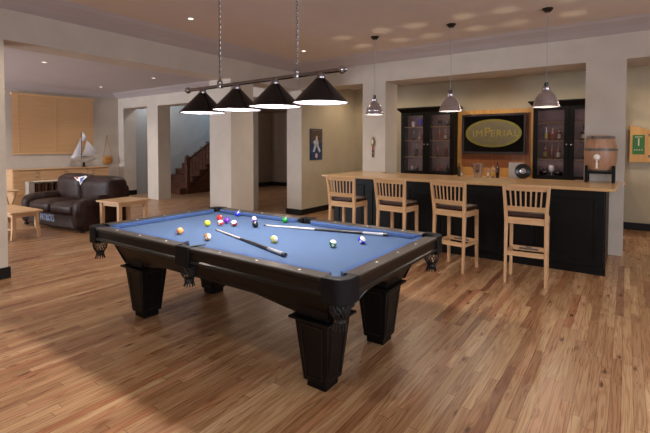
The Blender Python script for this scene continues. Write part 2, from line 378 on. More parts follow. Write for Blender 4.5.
for i, (y0, y1) in enumerate(((-1.55, .75), (2.05, 4.35))):
    f = MB(); f.box(3.22, 3.30, y0, y1, .85, .9).box(3.22, 3.30, y0, y1, 2.2, 2.25).box(3.22, 3.30, y0, y0 + .05, .9, 2.2).box(3.22, 3.30, y1 - .05, y1, .9, 2.2).box(3.22, 3.30, (y0 + y1) / 2 - .02, (y0 + y1) / 2 + .02, .9, 2.2)
    struct('window_%d' % (i + 3), f, M['white'])  # unseen window frame added at the fill lights
# wall behind the camera with window openings added for the fill lights
b = MB(); xs = [-13.2, -12.3, -10.3, .5, 2.8, 3.4]
for i in range(0, 5):
    if i in (1, 3): b.box(xs[i], xs[i + 1], -3.3, -3.1, 0, .85); b.box(xs[i], xs[i + 1], -3.3, -3.1, 2.25, 3.3)
    else: b.box(xs[i], xs[i + 1], -3.3, -3.1, 0, 3.3)
struct('wall_back', b, M['wall'])
for i, (x0, x1) in enumerate(((-12.3, -10.3), (.5, 2.8))):
    f = MB(); f.box(x0, x1, -3.2, -3.12, .85, .9).box(x0, x1, -3.2, -3.12, 2.2, 2.25).box(x0, x0 + .05, -3.2, -3.12, .9, 2.2).box(x1 - .05, x1, -3.2, -3.12, .9, 2.2).box((x0 + x1) / 2 - .02, (x0 + x1) / 2 + .02, -3.2, -3.12, .9, 2.2)
    struct('window_%d' % (i + 1), f, M['white'])  # unseen frame, added to go with the fill behind the camera
struct('wall_left', MB().box(-12.65, -12.45, -3.1, 7.33, 0, 3.1), M['wall'])
# wall with openings towards the stairs and the hall
YF, YG, ZL = 6.94, 7.33, 2.574
b = MB(); b.box(-12.45, XB - .45, YF, YG, ZL, 3.1)
for x0, x1 in ((-12.45, -12.165), (-10.957, -10.459), (-7.7, -7.08)): b.box(x0, x1, YF, YG, 0, ZL)
struct('wall_openings', b, M['wall'])
struct('wall_stair', MB().box(-12.65, -12.32, YG, 12.2, 0, 4.3), M['wall_b'])
struct('wall_hall_back', MB().box(-12.6, -6.0, 12.0, 12.2, 0, 4.3), M['wall_d'])
struct('wall_hall_right', MB().box(-6.2, -6.03, YG, 12.2, 0, 2.9), M['wall_d'])
struct('wall_under_stair', MB().box(-11.0, -10.9, 9.9, 12.0, 0, 4.25), M['wall_d'])
struct('wall_stair_top', MB().box(-11.0, -6.0, YG, 12.2, 2.86, 4.35), M['wall_d'])
# mouldings
def crown(name, axis, pos, sgn, a, b_, z0, ztop, depth=.5):
    pr = [(0, z0), (.015, z0 + .004), (depth * .35, z0 + .04), (depth * .38, z0 + .046), (depth * .80, z0 + .085), (depth * .84, z0 + .093), (depth, ztop), (0, ztop)]
    pts = [(pos + sgn * p, z) for p, z in pr]
    mb = MB().prism(pts, axis, a, b_)
    o = struct(name, mb, M['crown'])
crown('trim_1', 'X', YS, -1, XB, 3.2, 3.01, 3.125)
crown('trim_2', 'Y', XB, 1, -3.1, YS, 3.01, 3.125)
crown('trim_3', 'Y', -12.45, 1, -3.1, YF, 2.87, 2.985, .4)
crown('trim_4', 'X', YF, -1, -12.45, XB - .45, 2.87, 2.985, .4)
crown('trim_5', 'Y', XB - .45, -1, -3.1, YF, 2.87, 2.985, .3)
crown('trim_6', 'Y', 3.2, -1, -3.1, YS, 3.01, 3.125)
def bboard(name, x0, x1, y0, y1, h=.13): struct('baseboard_' + name, MB().box(x0, x1, y0, y1, 0, h), M['base'])
bboard('left_front', XB, XB + .018, -3.1, 1.883, .125); bboard('left_front_end', XB - .45, XB, 1.865, 1.883, .125)
bboard('poster', XB, XB + .018, 7.172, 9.4, .12); bboard('poster_end', XB - .42, XB, 7.172, 7.19, .12)
bboard('bar', XB + .02, 3.2, 9.382, 9.4); bboard('right', 3.182, 3.2, -3.1, 9.38)
bboard('left', -12.45, -12.432, -3.1, YF); bboard('jamb', -12.165, -12.147, YF, YG, .14); bboard('openings', -12.43, -12.147, YF - .018, YF, .14)
bboard('hall_back', -10.9, -6.2, 11.982, 12.0, .14); bboard('hall_left', -10.9, -10.882, 9.9, 12.0, .14)
bboard('back', -13, 3.2, -3.1, -3.082)

# ------------------------------------------------------------------ ceiling downlights
def downlight(x, y, z, label, group):
    t = thing('ceiling_downlight', label, 'ceiling light', (x, y, z), 0, group)
    MB().lathe([(.031, -.002), (.050, -.007), (.056, -.004), (.056, 0), (.031, 0)], closed=False).build('trim_ring', M['white'], t, smooth=True)
    MB().lathe([(.030, -.001), (.030, -.0035)], closed=True).build('lens', M['can'], t)
for (x, y), lb in zip(CANS, ['small round recessed light in the main ceiling, left of the lamp chains', 'small round recessed light in the main ceiling, just right of the pool light chain'] + ['small round recessed ceiling light over the room behind the camera'] * 20):
    downlight(x, y, 3.118, lb, 'recessed lights of the main ceiling')
for (x, y), lb in zip(CANS_L, ['recessed light nearest the beam in the left room ceiling', 'recessed light in the left room ceiling, right of the other two', 'recessed light in the left room ceiling, farthest, above the blind'] + ['small recessed light in the left room ceiling, out of view'] * 9):
    downlight(x, y, 2.978, lb, 'recessed lights of the left room')
for x, y in CANS_B: downlight(x, y, 2.898, 'small recessed light hidden above the bar alcove soffit', 'recessed lights of the bar alcove')

# ------------------------------------------------------------------ pool table
TX0, TX1, TY0, TY1, TZ = -3.850, -1.180, 1.850, 3.325, .792
CX, CY = (TX0 + TX1) / 2, (TY0 + TY1) / 2
pt = thing('pool_table', 'large dark espresso wood pool table with blue cloth in the foreground', 'pool table', (CX, CY, 0))
HX, HY = (TX1 - TX0) / 2, (TY1 - TY0) / 2
RW, CW, CS, MG = .10, .045, .15, .075     # rail width, cushion width, casting size, half middle-pocket gap
# slate bed with cloth: polygon with cut pocket corners and side notches
def bed_poly(ix, iy, cut, mg, md):
    return [(-ix + cut, -iy), (-mg, -iy), (-mg * .7, -iy + md), (mg * .7, -iy + md), (mg, -iy), (ix - cut, -iy), (ix, -iy + cut), (ix, iy - cut), (ix - cut, iy), (mg, iy), (mg * .7, iy - md), (-mg * .7, iy - md), (-mg, iy), (-ix + cut, iy), (-ix, iy - cut), (-ix, -iy + cut)]
MB().prism(bed_poly(HX - RW, HY - RW, .006, .05, .006), 'Z', .70, .752).build('cloth_bed', M['felt'], pt)
def rail(ax, a, b_, side):
    """wood rail with moulded fascia; profile in (outward, z)"""
    o_ = HY if ax == 'X' else HX
    prof = [(-RW, .70), (-RW, TZ - .004), (-.03, TZ), (-.006, TZ), (0, TZ - .006), (0, TZ - .022), (-.010, TZ - .028), (-.012, .712), (-.002, .704), (0, .690), (-.012, .682), (-.05, .68), (-RW, .68)]
    pts = [(side * (o_ + p), z) for p, z in prof]
    mb = MB(); mb.prism(pts, ax, a, b_)
    n = len(pts)
    # materials per side face: 0 top wood, 1 black trim, 2 brown fascia
    for i in range(n):
        fi = 2 + i; mb.mi[fi] = {0: 0, 1: 0, 2: 0, 3: 0, 4: 1, 5: 1, 6: 2, 7: 1, 8: 1, 9: 1}.get(i, 2)
    s_ = '_y' if ax == 'Y' else ''
    r_ = mb.build('rail', [M['rail_top' + s_], M['black_trim'], M['table_wood' + s_]], pt)
    return r_
segs = []
for sd in (-1, 1):
    for a, b_ in ((-HX + CS, -MG), (MG, HX - CS)): segs.append(('X', a, b_, sd))
    segs.append(('Y', -HY + CS, HY - CS, sd))
for ax, a, b_, sd in segs:
    r_ = rail(ax, a, b_, sd)
    o_ = HY if ax == 'X' else HX
    i0, i1 = sd * (o_ - RW), sd * (o_ - RW - CW)
    # cushion: trapezoid in plan, nose at the top
    pa = [(a - .0, i0), (b_ + .0, i0), (b_ - .035, i1), (a + .035, i1)]
    pb = pa
    if ax == 'Y': pa = [(q, p) for p, q in pa]
    mb = MB(); mb.hexa([((p[0], p[1])) for p in pa], .7525, pa, TZ - .005); mb.build('cushion', M['felt_d'], pt, bevel=.006)
    # diamond sights
    k = 3
    for j in range(k):
        t = a + (b_ - a) * (j + 1) / (k + 1) if ax == 'Y' else (a + (b_ - a) * (j + .75) / 3.3)
        q = sd * (o_ - .05)
        x, y = (t, q) if ax == 'X' else (q, t)
        MB().lathe([(.008, TZ - .002), (.008, TZ + .0012)], (x, y), 10).build('sight', M['ivory'], r_)
# corner castings, pockets
def net(parent, x, y, ztop, zb, r0=.055):
    mb = MB(); ns = 14
    prof = [(r0, ztop), (r0 * 1.06, ztop - .03), (r0 * .95, ztop - .06), (r0 * .55, ztop - .095)]
    for d in (-1, 1):
        for k in range(ns):
            pts = []
            for i in range(10):
                t = i / 9; q = t * 3; j = min(2, int(q)); f = q - j
                rr = prof[j][0] * (1 - f) + prof[j + 1][0] * f; z = prof[j][1] * (1 - f) + prof[j + 1][1] * f
                an = 2 * math.pi * k / ns + d * t * 1.0; pts.append((x + rr * math.cos(an), y + rr * math.sin(an), z))
            mb.tube(pts, .0028, 4)
    mb.lathe([(r0 * 1.05, ztop - .004), (r0 * 1.12, ztop), (r0 * 1.05, ztop + .012), (r0 * .95, ztop + .012)], (x, y), 16, closed=False)
    n_ = mb.build('pocket_net', M['net'], parent, smooth=True)
    fr = MB(); fr.lathe([(r0 * .3, ztop - .125), (r0 * .62, ztop - .11), (r0 * .6, ztop - .09), (r0 * .3, ztop - .08)], (x, y), 12)
    for k in range(12):
        an = k * math.pi / 6; fr.beam((x + r0 * .5 * math.cos(an), y + r0 * .5 * math.sin(an), ztop - .11), (x + r0 * .72 * math.cos(an), y + r0 * .72 * math.sin(an), zb), .012, .004, .008, .003)
    fr.build('fringe', M['net'], n_)
for sx in (-1, 1):
    for sy in (-1, 1):
        out = []
        rc = .075
        out.append((CS, 0));
        pts = [(CS, -.006), (rc, -.006)]
        for k in range(1, 9):
            t = math.pi / 2 * k / 9; pts.append((rc - (rc + .006) * math.sin(t), rc - (rc + .006) * math.cos(t)))
        pts += [(-.006, rc), (-.006, CS), (RW - .005, CS)]
        hc = (.100, .100); hr = .046
        for k in range(0, 9):
            t = math.radians(125) + math.radians(200) * k / 8   # arc on the outer side of the hole
            pts.append((hc[0] + hr * math.cos(t), hc[1] + hr * math.sin(t)))
        pts += [(CS, RW - .005)]
        lo = [(p[0] + .012 if False else p[0], p[1]) for p in pts]
        f = lambda p: (sx * (HX - p[0]), sy * (HY - p[1]))
        mb = MB(); mb.prism([f(p) for p in pts], 'Z', .655, TZ + .004)
        mb.build('corner_casting', M['leather_b'], pt, bevel=.010, seg=3)
        net(pt, sx * (HX - .075), sy * (HY - .075), .655, .505)
for sy in (-1, 1):
    # middle pocket: leather strap over the rail gap with two prongs on the rail top
    y = sy * (HY - .035)
    mb = MB(); g = MG
    prof = [(-g, .012), (g, .012), (g, -.07), (g * .62, -.095), (g * .45, -.05), (0, -.034), (-g * .45, -.05), (-g * .62, -.095), (-g, -.07)]
    mb.prism([(p[0], sy * (HY + p[1])) for p in prof], 'Z', .655, TZ + .006)
    mb.build('middle_pocket', M['leather_b'], pt, bevel=.008, seg=2)
    mb = MB()
    for s_ in ((-1, 1) if sy < 0 else ()):
        mb.beam((s_ * .05, sy * (HY - .01), TZ + .004), (s_ * .092, sy * (HY - .125), TZ + .006), .018, .010, .012, .008)
    if mb.v: mb.build('pocket_iron', M['leather_b'], pt, bevel=.003)
    net(pt, 0, sy * (HY - .055), .650, .505)
# lower cabinet body with arched bottom edges
def body_side(ax, half, off, sd, slant):
    mb = MB(); N = 26; zt = .682; vs = []; fs = []
    for j in range(2):
        for i in range(N + 1):
            t = -1 + 2 * i / N; at = abs(t)
            arch = {'X': (.512 - .055 * max(0, min(1, (at - .45) / .3))), 'Y': (.548 - .09 * max(0, min(1, (at - .10) / .36)) ** 2)}[ax]
            zb = max(arch, .455)
            xt = t * half; xb = t * (half - slant * (zt - zb) / .22)
            o1 = off - .02 * j; o2 = off - .02 * j - .09 * (zt - zb) / .22
            a = (xt, sd * o1, zt); b_ = (xb, sd * o2, zb)
            if ax == 'Y': a = (a[1], a[0], a[2]); b_ = (b_[1], b_[0], b_[2])
            vs += [a, b_]
    W = 2 * (N + 1)
    for i in range(N):
        for j in range(2): fs.append((j * W + 2 * i, j * W + 2 * i + 1, j * W + 2 * i + 3, j * W + 2 * i + 2))
        fs.append((2 * i + 1, W + 2 * i + 1, W + 2 * i + 3, 2 * i + 3))
    mb.add(vs, fs)
    p_ = mb.build('cabinet_panel', M['table_wood' + ('_y' if ax == 'Y' else '')], pt)
    # black groove line
    g = MB(); L_ = []
    for i in range(N + 1):
        t = (-1 + 2 * i / N) * .9; at = abs(t)
        arch = {'X': (.512 - .055 * max(0, min(1, (at - .45) / .3))), 'Y': (.548 - .09 * max(0, min(1, (at - .10) / .36)) ** 2)}[ax]
        z = max(arch, .455) + .022
        y = sd * (off - .09 * (.682 - z) / .22 + .001); x = t * (half - .07)
        L_.append((x, y, z) if ax == 'X' else (y, x, z))
    g.tube(L_, .0035, 6); g.build('groove', M['black_trim'], p_)
BHX, BHY = HX - .15, HY - .125
for sd in (-1, 1): body_side('X', BHX, BHY, sd, .08); body_side('Y', BHY, BHX, sd, .08)
MB().box(-BHX + .04, BHX - .04, -BHY + .04, BHY - .04, .64, .70).build('under_frame', M['black_wood'], pt)
# legs
for sx in (-1, 1):
    for sy in (-1, 1):
        lx, ly = sx * .955 + .022, sy * .375 - .05
        def sq(h, k=1): return [(lx - h, ly - h), (lx + h, ly - h), (lx + h, ly + h), (lx - h, ly + h)]
        mb = MB(); mb.hexa(sq(.086), .045, sq(.125), .432)
        lg = mb.build('leg', M['table_wood_z'], pt, bevel=.004)
        mb = MB(); mb.hexa(sq(.127), .425, sq(.142), .438).hexa(sq(.155), .438, sq(.155), .454).hexa(sq(.12), .454, sq(.12), .645); mb.build('capital', M['table_wood_z'], lg, bevel=.004)
        mb = MB(); mb.hexa(sq(.070), 0, sq(.070), .045); mb.build('foot', M['black_wood'], lg, bevel=.004)
        # recessed panel outline on the four faces
        for a in range(4):
            mb = MB(); rot = Matrix.Rotation(a * math.pi / 2, 4, 'Z')
            def fp(u, z):
                h = .086 + (.125 - .086) * (z - .045) / .387
                return Vector((lx, ly, 0)) + rot @ Vector((u * h, -h - .0005, z))
            c4 = [fp(-.68, .075), fp(.68, .075), fp(.68, .405), fp(-.68, .405)]
            for i in range(4): mb.beam(c4[i], c4[(i + 1) % 4], .007, .006)
            mb.build('panel_groove', M['black_trim'], lg)

# ------------------------------------------------------------------ balls and cues
BR = .0286
def ball_mat(name, rgb, stripe):
    m, n, b, L = nt(name); tc = n.nodes.new('ShaderNodeTexCoord'); sp = n.nodes.new('ShaderNodeSeparateXYZ'); L.new(tc.outputs['Object'], sp.inputs[0])
    mx = n.nodes.new('ShaderNodeMix'); mx.data_type = 'RGBA'
    az = math_(n, 'ABSOLUTE', sp.outputs[2])
    outer = math_(n, 'GREATER_THAN', az, .0150) if stripe else math_(n, 'GREATER_THAN', az, 9)
    r2 = math_(n, 'SQRT', math_(n, 'ADD', math_(n, 'POWER', sp.outputs[0], 2), math_(n, 'POWER', sp.outputs[2], 2)))
    dot = math_(n, 'LESS_THAN', r2, .0095)
    L.new(math_(n, 'MAXIMUM', outer, dot), mx.inputs[0])
    mx.inputs[6].default_value = lin(rgb); mx.inputs[7].default_value = lin((235, 230, 218)); L.new(mx.outputs[2], b.inputs['Base Color'])
    b.inputs['Roughness'].default_value = .12; b.inputs['Coat Weight'].default_value = .4; return m
BALLS = [((-3.048, 2.222), (238, 160, 96), 0, 'solid orange pool ball alone at the left near rail', (1.2, .3, 2.5)),
    ((-3.152, 2.593), (222, 214, 60), 0, 'solid yellow pool ball at the left middle of the cloth', (2, .3, 1.)),
    ((-3.285, 2.855), (206, 34, 34), 0, 'solid red pool ball behind the red striped ball', (2, .6, 1.)),
    ((-3.115, 2.795), (110, 40, 180), 0, 'solid purple pool ball right of the red balls', (1, .2, 2.)),
    ((-3.060, 2.668), (204, 36, 36), 1, 'red striped pool ball in front of the solid red ball', (.25, .1, .3)),
    ((-2.944, 2.729), (150, 32, 36), 1, 'maroon striped pool ball by the tip of the left cue', (.45, .35, 0)),
    ((-3.33, 3.135), (52, 62, 220), 0, 'solid blue pool ball against the far rail', (2, .4, 1)),
    ((-2.948, 2.99), (120, 50, 190), 1, 'purple striped pool ball behind the black ball', (.4, .6, .3)),
    ((-2.745, 2.800), (20, 18, 22), 0, 'solid black pool ball at the tip of the right cue', (1.4, .2, .5)),
    ((-2.676, 3.13), (24, 140, 48), 0, 'solid green pool ball near the far rail', (2, .4, 1)),
    ((-2.673, 2.2), (214, 130, 50), 1, 'orange striped mostly white pool ball near the middle pocket', (.2, 1.2, .6)),
    ((-2.196, 2.444), (206, 206, 40), 1, 'yellow striped pool ball between the two cues', (.3, 1.3, .5)),
    ((-1.747, 2.584), (24, 118, 66), 1, 'green striped pool ball at the right end of the cloth', (.30, .25, .6)),
    ((-1.632, 2.805), (52, 34, 206), 1, 'blue striped pool ball at the right end, below the cue butt', (.3, .7, .3))]
ball0 = None
for (x, y), rgb, st, lb, rot in BALLS:
    o = MB().sphere((0, 0, 0), BR, 28, 18).build('pool_ball', ball_mat('ball_' + lb[:14].replace(' ', '_'), rgb, st))
    shade(o, 180); o.location = (x, y, .752 + BR + .0005); o.rotation_euler = rot
    tag(o, lb, 'pool ball', 'pool balls scattered on the blue cloth')
def cue(tip, butt, label, tipz, buttz, fr):
    a = Vector((tip[0], tip[1], tipz)); b_ = Vector((butt[0], butt[1], buttz)); Lq = (b_ - a).length
    t = thing('pool_cue', label, 'pool cue', a); d = b_ - a
    at = lambda k: d * k
    rad = lambda k: .0062 + .0085 * k
    def seg(nm, k0, k1, mt): MB().tube([at(k0), at((k0 + k1) / 2), at(k1)], [rad(k0), rad((k0 + k1) / 2), rad(k1)], 14).build(nm, mt, t, smooth=True)
    seg('tip', 0, .02, M['cue_b']); seg('shaft', .02, fr[0], M['pole']); seg('grip', fr[0], fr[1], M['cue_b']); seg('butt_sleeve', fr[1], .97, M['cue_g']); seg('bumper', .97, 1, M['cue_b'])
cue((-2.93, 2.504), (-1.850, 2.17), 'pool cue lying nearer the front rail, tip pointing at the red balls', .7605, .768, (.42, .80))
cue((-2.731, 2.899), (-1.592, 3.151), 'pool cue lying farther back, tip touching the black ball', .7605, .768, (.44, .82))

# ------------------------------------------------------------------ light over the pool table
LY = 2.52
za = lambda x: 2.003 + (x + 3.323) * (.023 / 1.7)
pl = thing('billiard_light', 'four shade dark billiard light on a chrome bar hanging by two chains', 'hanging lamp', (-2.47, LY, 2.01))
def inpl(o): o.location = Vector(o.location) - Vector(pl.location); return o
inpl(MB().tube([(-3.30, LY, za(-3.30)), (-1.65, LY, za(-1.65))], .016, 16).build('bar', M['nickel'], pl, smooth=True))
for x in (-3.32, -1.63):
    mb = MB(); mb.sphere((x, LY, za(x)), .030, 16, 10, (.8, 1, 1)); mb.tube([(x - .03, LY, za(x)), (x + .03, LY, za(x))], [.018, .018], 12)
    mb.sphere((x + (-.03 if x < -2 else .03), LY, za(x)), .013, 12, 8); inpl(mb.build('finial', M['chrome'], pl, smooth=True))
for x in (-2.886, -2.033):
    mb = MB(); mb.sphere((x, LY, za(x) + .028), .026, 14, 8).tube([(x, LY, za(x) + .04), (x, LY, za(x) + .085)], [.014, .006], 10).lathe([(.024, za(x) - .02), (.03, za(x)), (.024, za(x) + .02)], (x, LY), 14)
    inpl(mb.build('hanger', M['chrome'], pl, smooth=True))
    mb = MB(); z = za(x) + .085; i = 0
    while z < 3.10:
        r_ = Vector((1, 0, 0)) if i % 2 else Vector((0, 1, 0)); pts = []
        for k in range(9):
            t = 2 * math.pi * k / 8; pts.append(Vector((x, LY, z + .011)) + r_ * .009 * math.cos(t) + Vector((0, 0, .015 * math.sin(t))))
        mb.tube(pts, .003, 5); z += .022; i += 1
    inpl(mb.build('chain', M['nickel'], pl, smooth=True))
    inpl(MB().lathe([(.05, 3.12), (.05, 3.11), (.02, 3.095)], (x, LY), 20).build('canopy', M['nickel'], pl, smooth=True))
for x in (-3.115, -2.680, -2.250, -1.815):
    zb = za(x) - .215
    mb = MB(); mb.lathe([(.035, zb + .155), (.034, zb + .175), (.200, zb + .004), (.203, zb)][1:] , (x, LY), 48, closed=False)
    mb.lathe([(.203, zb), (.206, zb - .003), (.201, zb - .004), (.198, zb)], (x, LY), 48, closed=False)
    k0 = len(mb.f); mb.m = 1
    mb.lathe([(.198, zb), (.196, zb + .003), (.031, zb + .172), (.001, zb + .172)], (x, LY), 48, closed=False)
    sh = inpl(mb.build('lamp_shade', [M['shade_out'], M['shade_in']], pl, smooth=True))
    mb = MB(); mb.lathe([(.020, zb + .171), (.036, zb + .173), (.037, zb + .182), (.030, zb + .185), (.028, za(x) - .008), (.02, za(x))], (x, LY), 20); inpl(mb.build('socket', M['nickel'], pl, smooth=True))
    mb = MB(); mb.sphere((x, LY, zb + .150), .02, 14, 10).tube([(x, LY, zb + .155), (x, LY, zb + .172)], .012, 10); inpl(mb.build('bulb', M['bulb'], pl, smooth=True))
    light('pool_lamp_light', 'POINT', (x, LY, zb + .075), P_POOL * 2.6, (1, .93, .87), .07)

# ------------------------------------------------------------------ pendants over the bar
for x, lb in ((-3.11, 'leftmost of the three aluminium pendant lamps, hanging in front of the left column'), (-1.955, 'middle aluminium pendant lamp, beside the left bottle cabinet'), (-.80, 'rightmost aluminium pendant lamp, in front of the right cabinet')):
    y, zb, rr = 5.70, 1.96, (.135 if x < -3 else .148)
    k = rr / .148
    t = thing('pendant_lamp', lb, 'hanging lamp', (x, y, zb), 0, 'aluminium pendant lamps over the bar')
    MB().lathe([(.03, 3.075 - zb), (.062, 3.11 - zb), (.062, 3.12 - zb)], seg=24).build('canopy', M['black_trim'], t, smooth=True)
    MB().tube([(0, 0, .285), (.004, 0, .6), (-.003, 0, .9), (0, 0, 3.08 - zb)], .0035, 6).build('cord', M['cue_g'], t, smooth=True)
    MB().lathe([(.022, .245), (.024, .25), (.024, .285), (.012, .292)], seg=16).build('socket', M['black_trim'], t, smooth=True)
    prof = [(.148, .0), (.150, .006), (.140, .030), (.132, .058), (.134, .062), (.122, .095), (.092, .145), (.060, .178), (.040, .195), (.046, .212), (.044, .232), (.022, .248)]
    mb = MB(); mb.lathe([(r_ * k, z) for r_, z in prof], seg=40, closed=False); mb.m = 1
    mb.lathe([(r_ * k - .003, z + .001) for r_, z in prof[:8]] + [(.001, .178)], seg=40, closed=False)
    mb.build('lamp_shade', [M['alu'], M['shade_in']], t, smooth=True)
    MB().sphere((0, 0, .13), .026, 14, 10).build('bulb', M['bulb_w'], t, smooth=True)
    light('pendant_light', 'POINT', (x, y, zb + .055), P_PEND, WARM, .03)
    # spots added to cast light patches on the ceiling around each pendant
    for dx, dy in ((-.42, -.22), (.25, -.25), (-.45, .42), (.22, .40)):
        light('pendant_upglow', 'SPOT', (x + dx * .1, y + dy * .1, zb + .27), 8, (1, .84, .58), .02, (x + dx, y + dy, 3.12), spot=22, blend=1)

# ------------------------------------------------------------------ bar
bar = thing('bar_counter_base', 'long black panelled bar base under the wooden counter', 'bar', (-2.1, 6.4, 0))
def rel(o, t): o.location = Vector(o.location) - Vector(t.location); return o
mb = MB(); mb.box(-3.95, -.20, 5.86, 5.95, .0, .98).box(-.25, -.19, 5.95, 7.05, 0, .98).box(-3.95, -3.89, 5.95, 7.05, 0, .98).box(-3.89, -.25, 6.55, 6.6, .0, .98)
rel(mb.build('body', M['black_wood'], bar, bevel=.003), bar)
xp = -3.90
for i in range(6):
    x0 = xp + i * .617; x1 = x0 + .58
    mb = MB()
    a, c_ = x0 + .05, x1 - .05
    for z0, z1, p0, p1 in ((.16, .175, a, c_), (.865, .88, a, c_)): mb.box(p0, p1, 5.848, 5.862, z0, z1)
    mb.box(a, a + .015, 5.848, 5.862, .175, .865).box(c_ - .015, c_, 5.848, 5.862, .175, .865).box(a + .05, c_ - .05, 5.853, 5.862, .22, .82)
    rel(mb.build('panel', M['black_wood'], bar, bevel=.003), bar)
mb = MB(); mb.box(-3.97, -.18, 5.84, 5.86, .0, .09); rel(mb.build('plinth', M['black_wood'], bar), bar)
ct = MB(); ct.prism([(-4.134, 5.77), (-.098, 5.77), (-.055, 7.05), (-.60, 7.05), (-.62, 6.72), (-3.58, 6.72), (-3.60, 7.05), (-4.134, 7.05)], 'Z', .980, 1.015)
tag(ct.build('bar_countertop', M['counter'], bevel=.006), 'long pale maple bar countertop behind the four stools', 'countertop')
bc = thing('back_bar_unit', 'low wooden back counter along the wall under the bottle cabinets', 'cabinet', (-2.1, 9, 0))
rel(MB().box(-4.60, -.005, 8.62, 9.38, .825, .862).build('worktop', M['maple'], bc, bevel=.004), bc)
rel(MB().box(-4.55, -.06, 8.68, 9.37, 0, .825).build('carcass', M['black_wood'], bc), bc)
for i in range(8): rel(MB().box(-4.52 + i * .555, -4.52 + i * .555 + .54, 8.662, 8.68, .06, .79).build('door', M['black_wood'], bc, bevel=.004), bc)

# stools
def make_stool():
    t = thing('bar_stool', '', 'bar stool')
    def add(nm, mb, mt, bv=.004, par=t): return mb.build(nm, mt, par, bevel=bv)
    for s in (-1, 1):
        mb = MB(); pts = [(.198 * s, -.195, 0), (.195 * s, -.165, .66), (.200 * s, -.18, .80), (.219 * s, -.215, 1.07)]
        ws = [.026, .036, .036, .030]
        for i in range(3): mb.beam(pts[i], pts[i + 1], ws[i], ws[i] + .004, ws[i + 1], ws[i + 1] + .004, up=(0, 1, 0))
        add('back_leg', mb, M['maple_z'])
        mb = MB(); mb.beam((.188 * s, .175, 0), (.185 * s, .165, .715), .032, .032, .038, .038, up=(0, 1, 0)); add('front_leg', mb, M['maple_z'])
        mb = MB(); mb.box(s * .197 - .011, s * .197 + .011, -.165, .165, .655, .72); add('side_rail', mb, M['maple_y'], .003)
        mb = MB(); mb.box(s * .19 - .010, s * .19 + .010, -.165, .165, .30, .34); add('side_stretcher', mb, M['maple_y'], .003)
    add('seat_rail', MB().box(-.185, .185, -.182, -.158, .655, .725), M['maple'], .003)
    add('seat_rail', MB().box(-.175, .175, .155, .178, .655, .72), M['maple'], .003)
    add('stretcher', MB().box(-.185, .185, -.186, -.160, .305, .355), M['maple'], .003)
    fr = add('footrest', MB().box(-.175, .175, .152, .180, .30, .35), M['maple'], .003)
    mb = MB(); mb.tube([(-.03, .15, .352), (-.012, .148, .345), (.012, .148, .345), (.03, .15, .352)], .006, 6).box(-.10, .10, .148, .152, .315, .335); mb.build('kick_plate', M['iron'], fr)
    mb = MB(); mb.box(-.192, .192, -.15, .19, .722, .775); add('seat', mb, M['seat'], .018)
    def brail(z0, z1, y0, hw0, hw1):
        mb = MB(); N = 8; vs = []; fs = []
        for i in range(N + 1):
            u = -1 + 2 * i / N; cv = -.018 * (1 - u * u)
            for (z, yy, hw) in ((z0, y0, hw0), (z1, y0 - .022, hw1)):
                vs += [(u * hw, yy + cv - .011, z), (u * hw, yy + cv + .011, z)]
        for i in range(N):
            k = 4 * i; fs += [(k, k + 4, k + 6, k + 2), (k + 1, k + 3, k + 7, k + 5), (k, k + 1, k + 5, k + 4), (k + 2, k + 6, k + 7, k + 3)]
        fs += [(0, 2, 3, 1), (4 * N, 4 * N + 1, 4 * N + 3, 4 * N + 2)]
        return mb.add(vs, fs)
    add('top_rail', brail(1.015, 1.085, -.192, .218, .226), M['maple'], .004)
    add('lower_back_rail', brail(.795, .85, -.180, .188, .192), M['maple'], .003)
    for i in range(7):
        u = -1 + 2 * (i + 1) / 8
        mb = MB(); mb.beam((u * .19, -.190 - .018 * (1 - u * u), .845), (u * .205, -.208 - .018 * (1 - u * u), 1.02), .016, .010, up=(0, 1, 0)); add('slat', mb, M['maple_z'], .002)
    return t
STOOLS = [(-3.200, 5.12, 0, 'leftmost maple bar stool, with only its back above the pool table'), (-2.445, 5.13, -5, 'second maple bar stool from the left, behind the far table corner'),
    (-1.705, 5.22, -10, 'third maple bar stool from the left, turned slightly, beside the table pocket'), (-.885, 5.15, 4, 'rightmost maple bar stool, nearest the camera and squarely facing the bar')]
st0 = make_stool()
for i, (x, y, a, lb) in enumerate(STOOLS):
    o = st0 if i == 0 else copy_tree(st0)
    o.location = (x, y, 0); o.rotation_euler = (0, 0, R(a)); o['label'] = lb; o['group'] = 'maple stools along the bar'

# wooden panel, TV
wp = thing('wall_panel', 'reddish brown wooden panel with golden edge strips behind the television', 'wall panel', (-2.26, 9.3, .864))
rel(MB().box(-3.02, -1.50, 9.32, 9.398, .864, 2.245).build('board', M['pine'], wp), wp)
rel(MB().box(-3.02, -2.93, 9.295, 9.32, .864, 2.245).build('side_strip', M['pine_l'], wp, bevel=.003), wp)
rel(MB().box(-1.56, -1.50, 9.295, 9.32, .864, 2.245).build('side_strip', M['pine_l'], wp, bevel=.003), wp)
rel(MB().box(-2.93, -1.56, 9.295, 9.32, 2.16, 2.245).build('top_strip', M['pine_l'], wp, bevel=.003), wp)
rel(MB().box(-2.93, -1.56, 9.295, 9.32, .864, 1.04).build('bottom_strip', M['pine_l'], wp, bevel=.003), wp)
tv = thing('television', 'wall mounted flat television showing an oval gold IMPERIAL logo', 'television', (-2.275, 9.24, 1.735))
W_, H_ = .625, .41
MB().box(-W_, W_, .0, .055, -H_, H_).build('casing', M['tvframe'], tv, bevel=.008)
MB().box(-W_ + .035, W_ - .035, -.004, .003, -H_ + .05, H_ - .035).build('screen', M['screen'], tv)
mb = MB()
def oval(a, b_, y, n=48): return [(a * math.cos(2 * math.pi * i / n), b_ * math.sin(2 * math.pi * i / n)) for i in range(n)]
lg = MB().prism([(x, z + .02) for x, z in oval(.555, .29, 0)], 'Y', -.007, -.004).build('oval_emblem', M['olive'], tv)
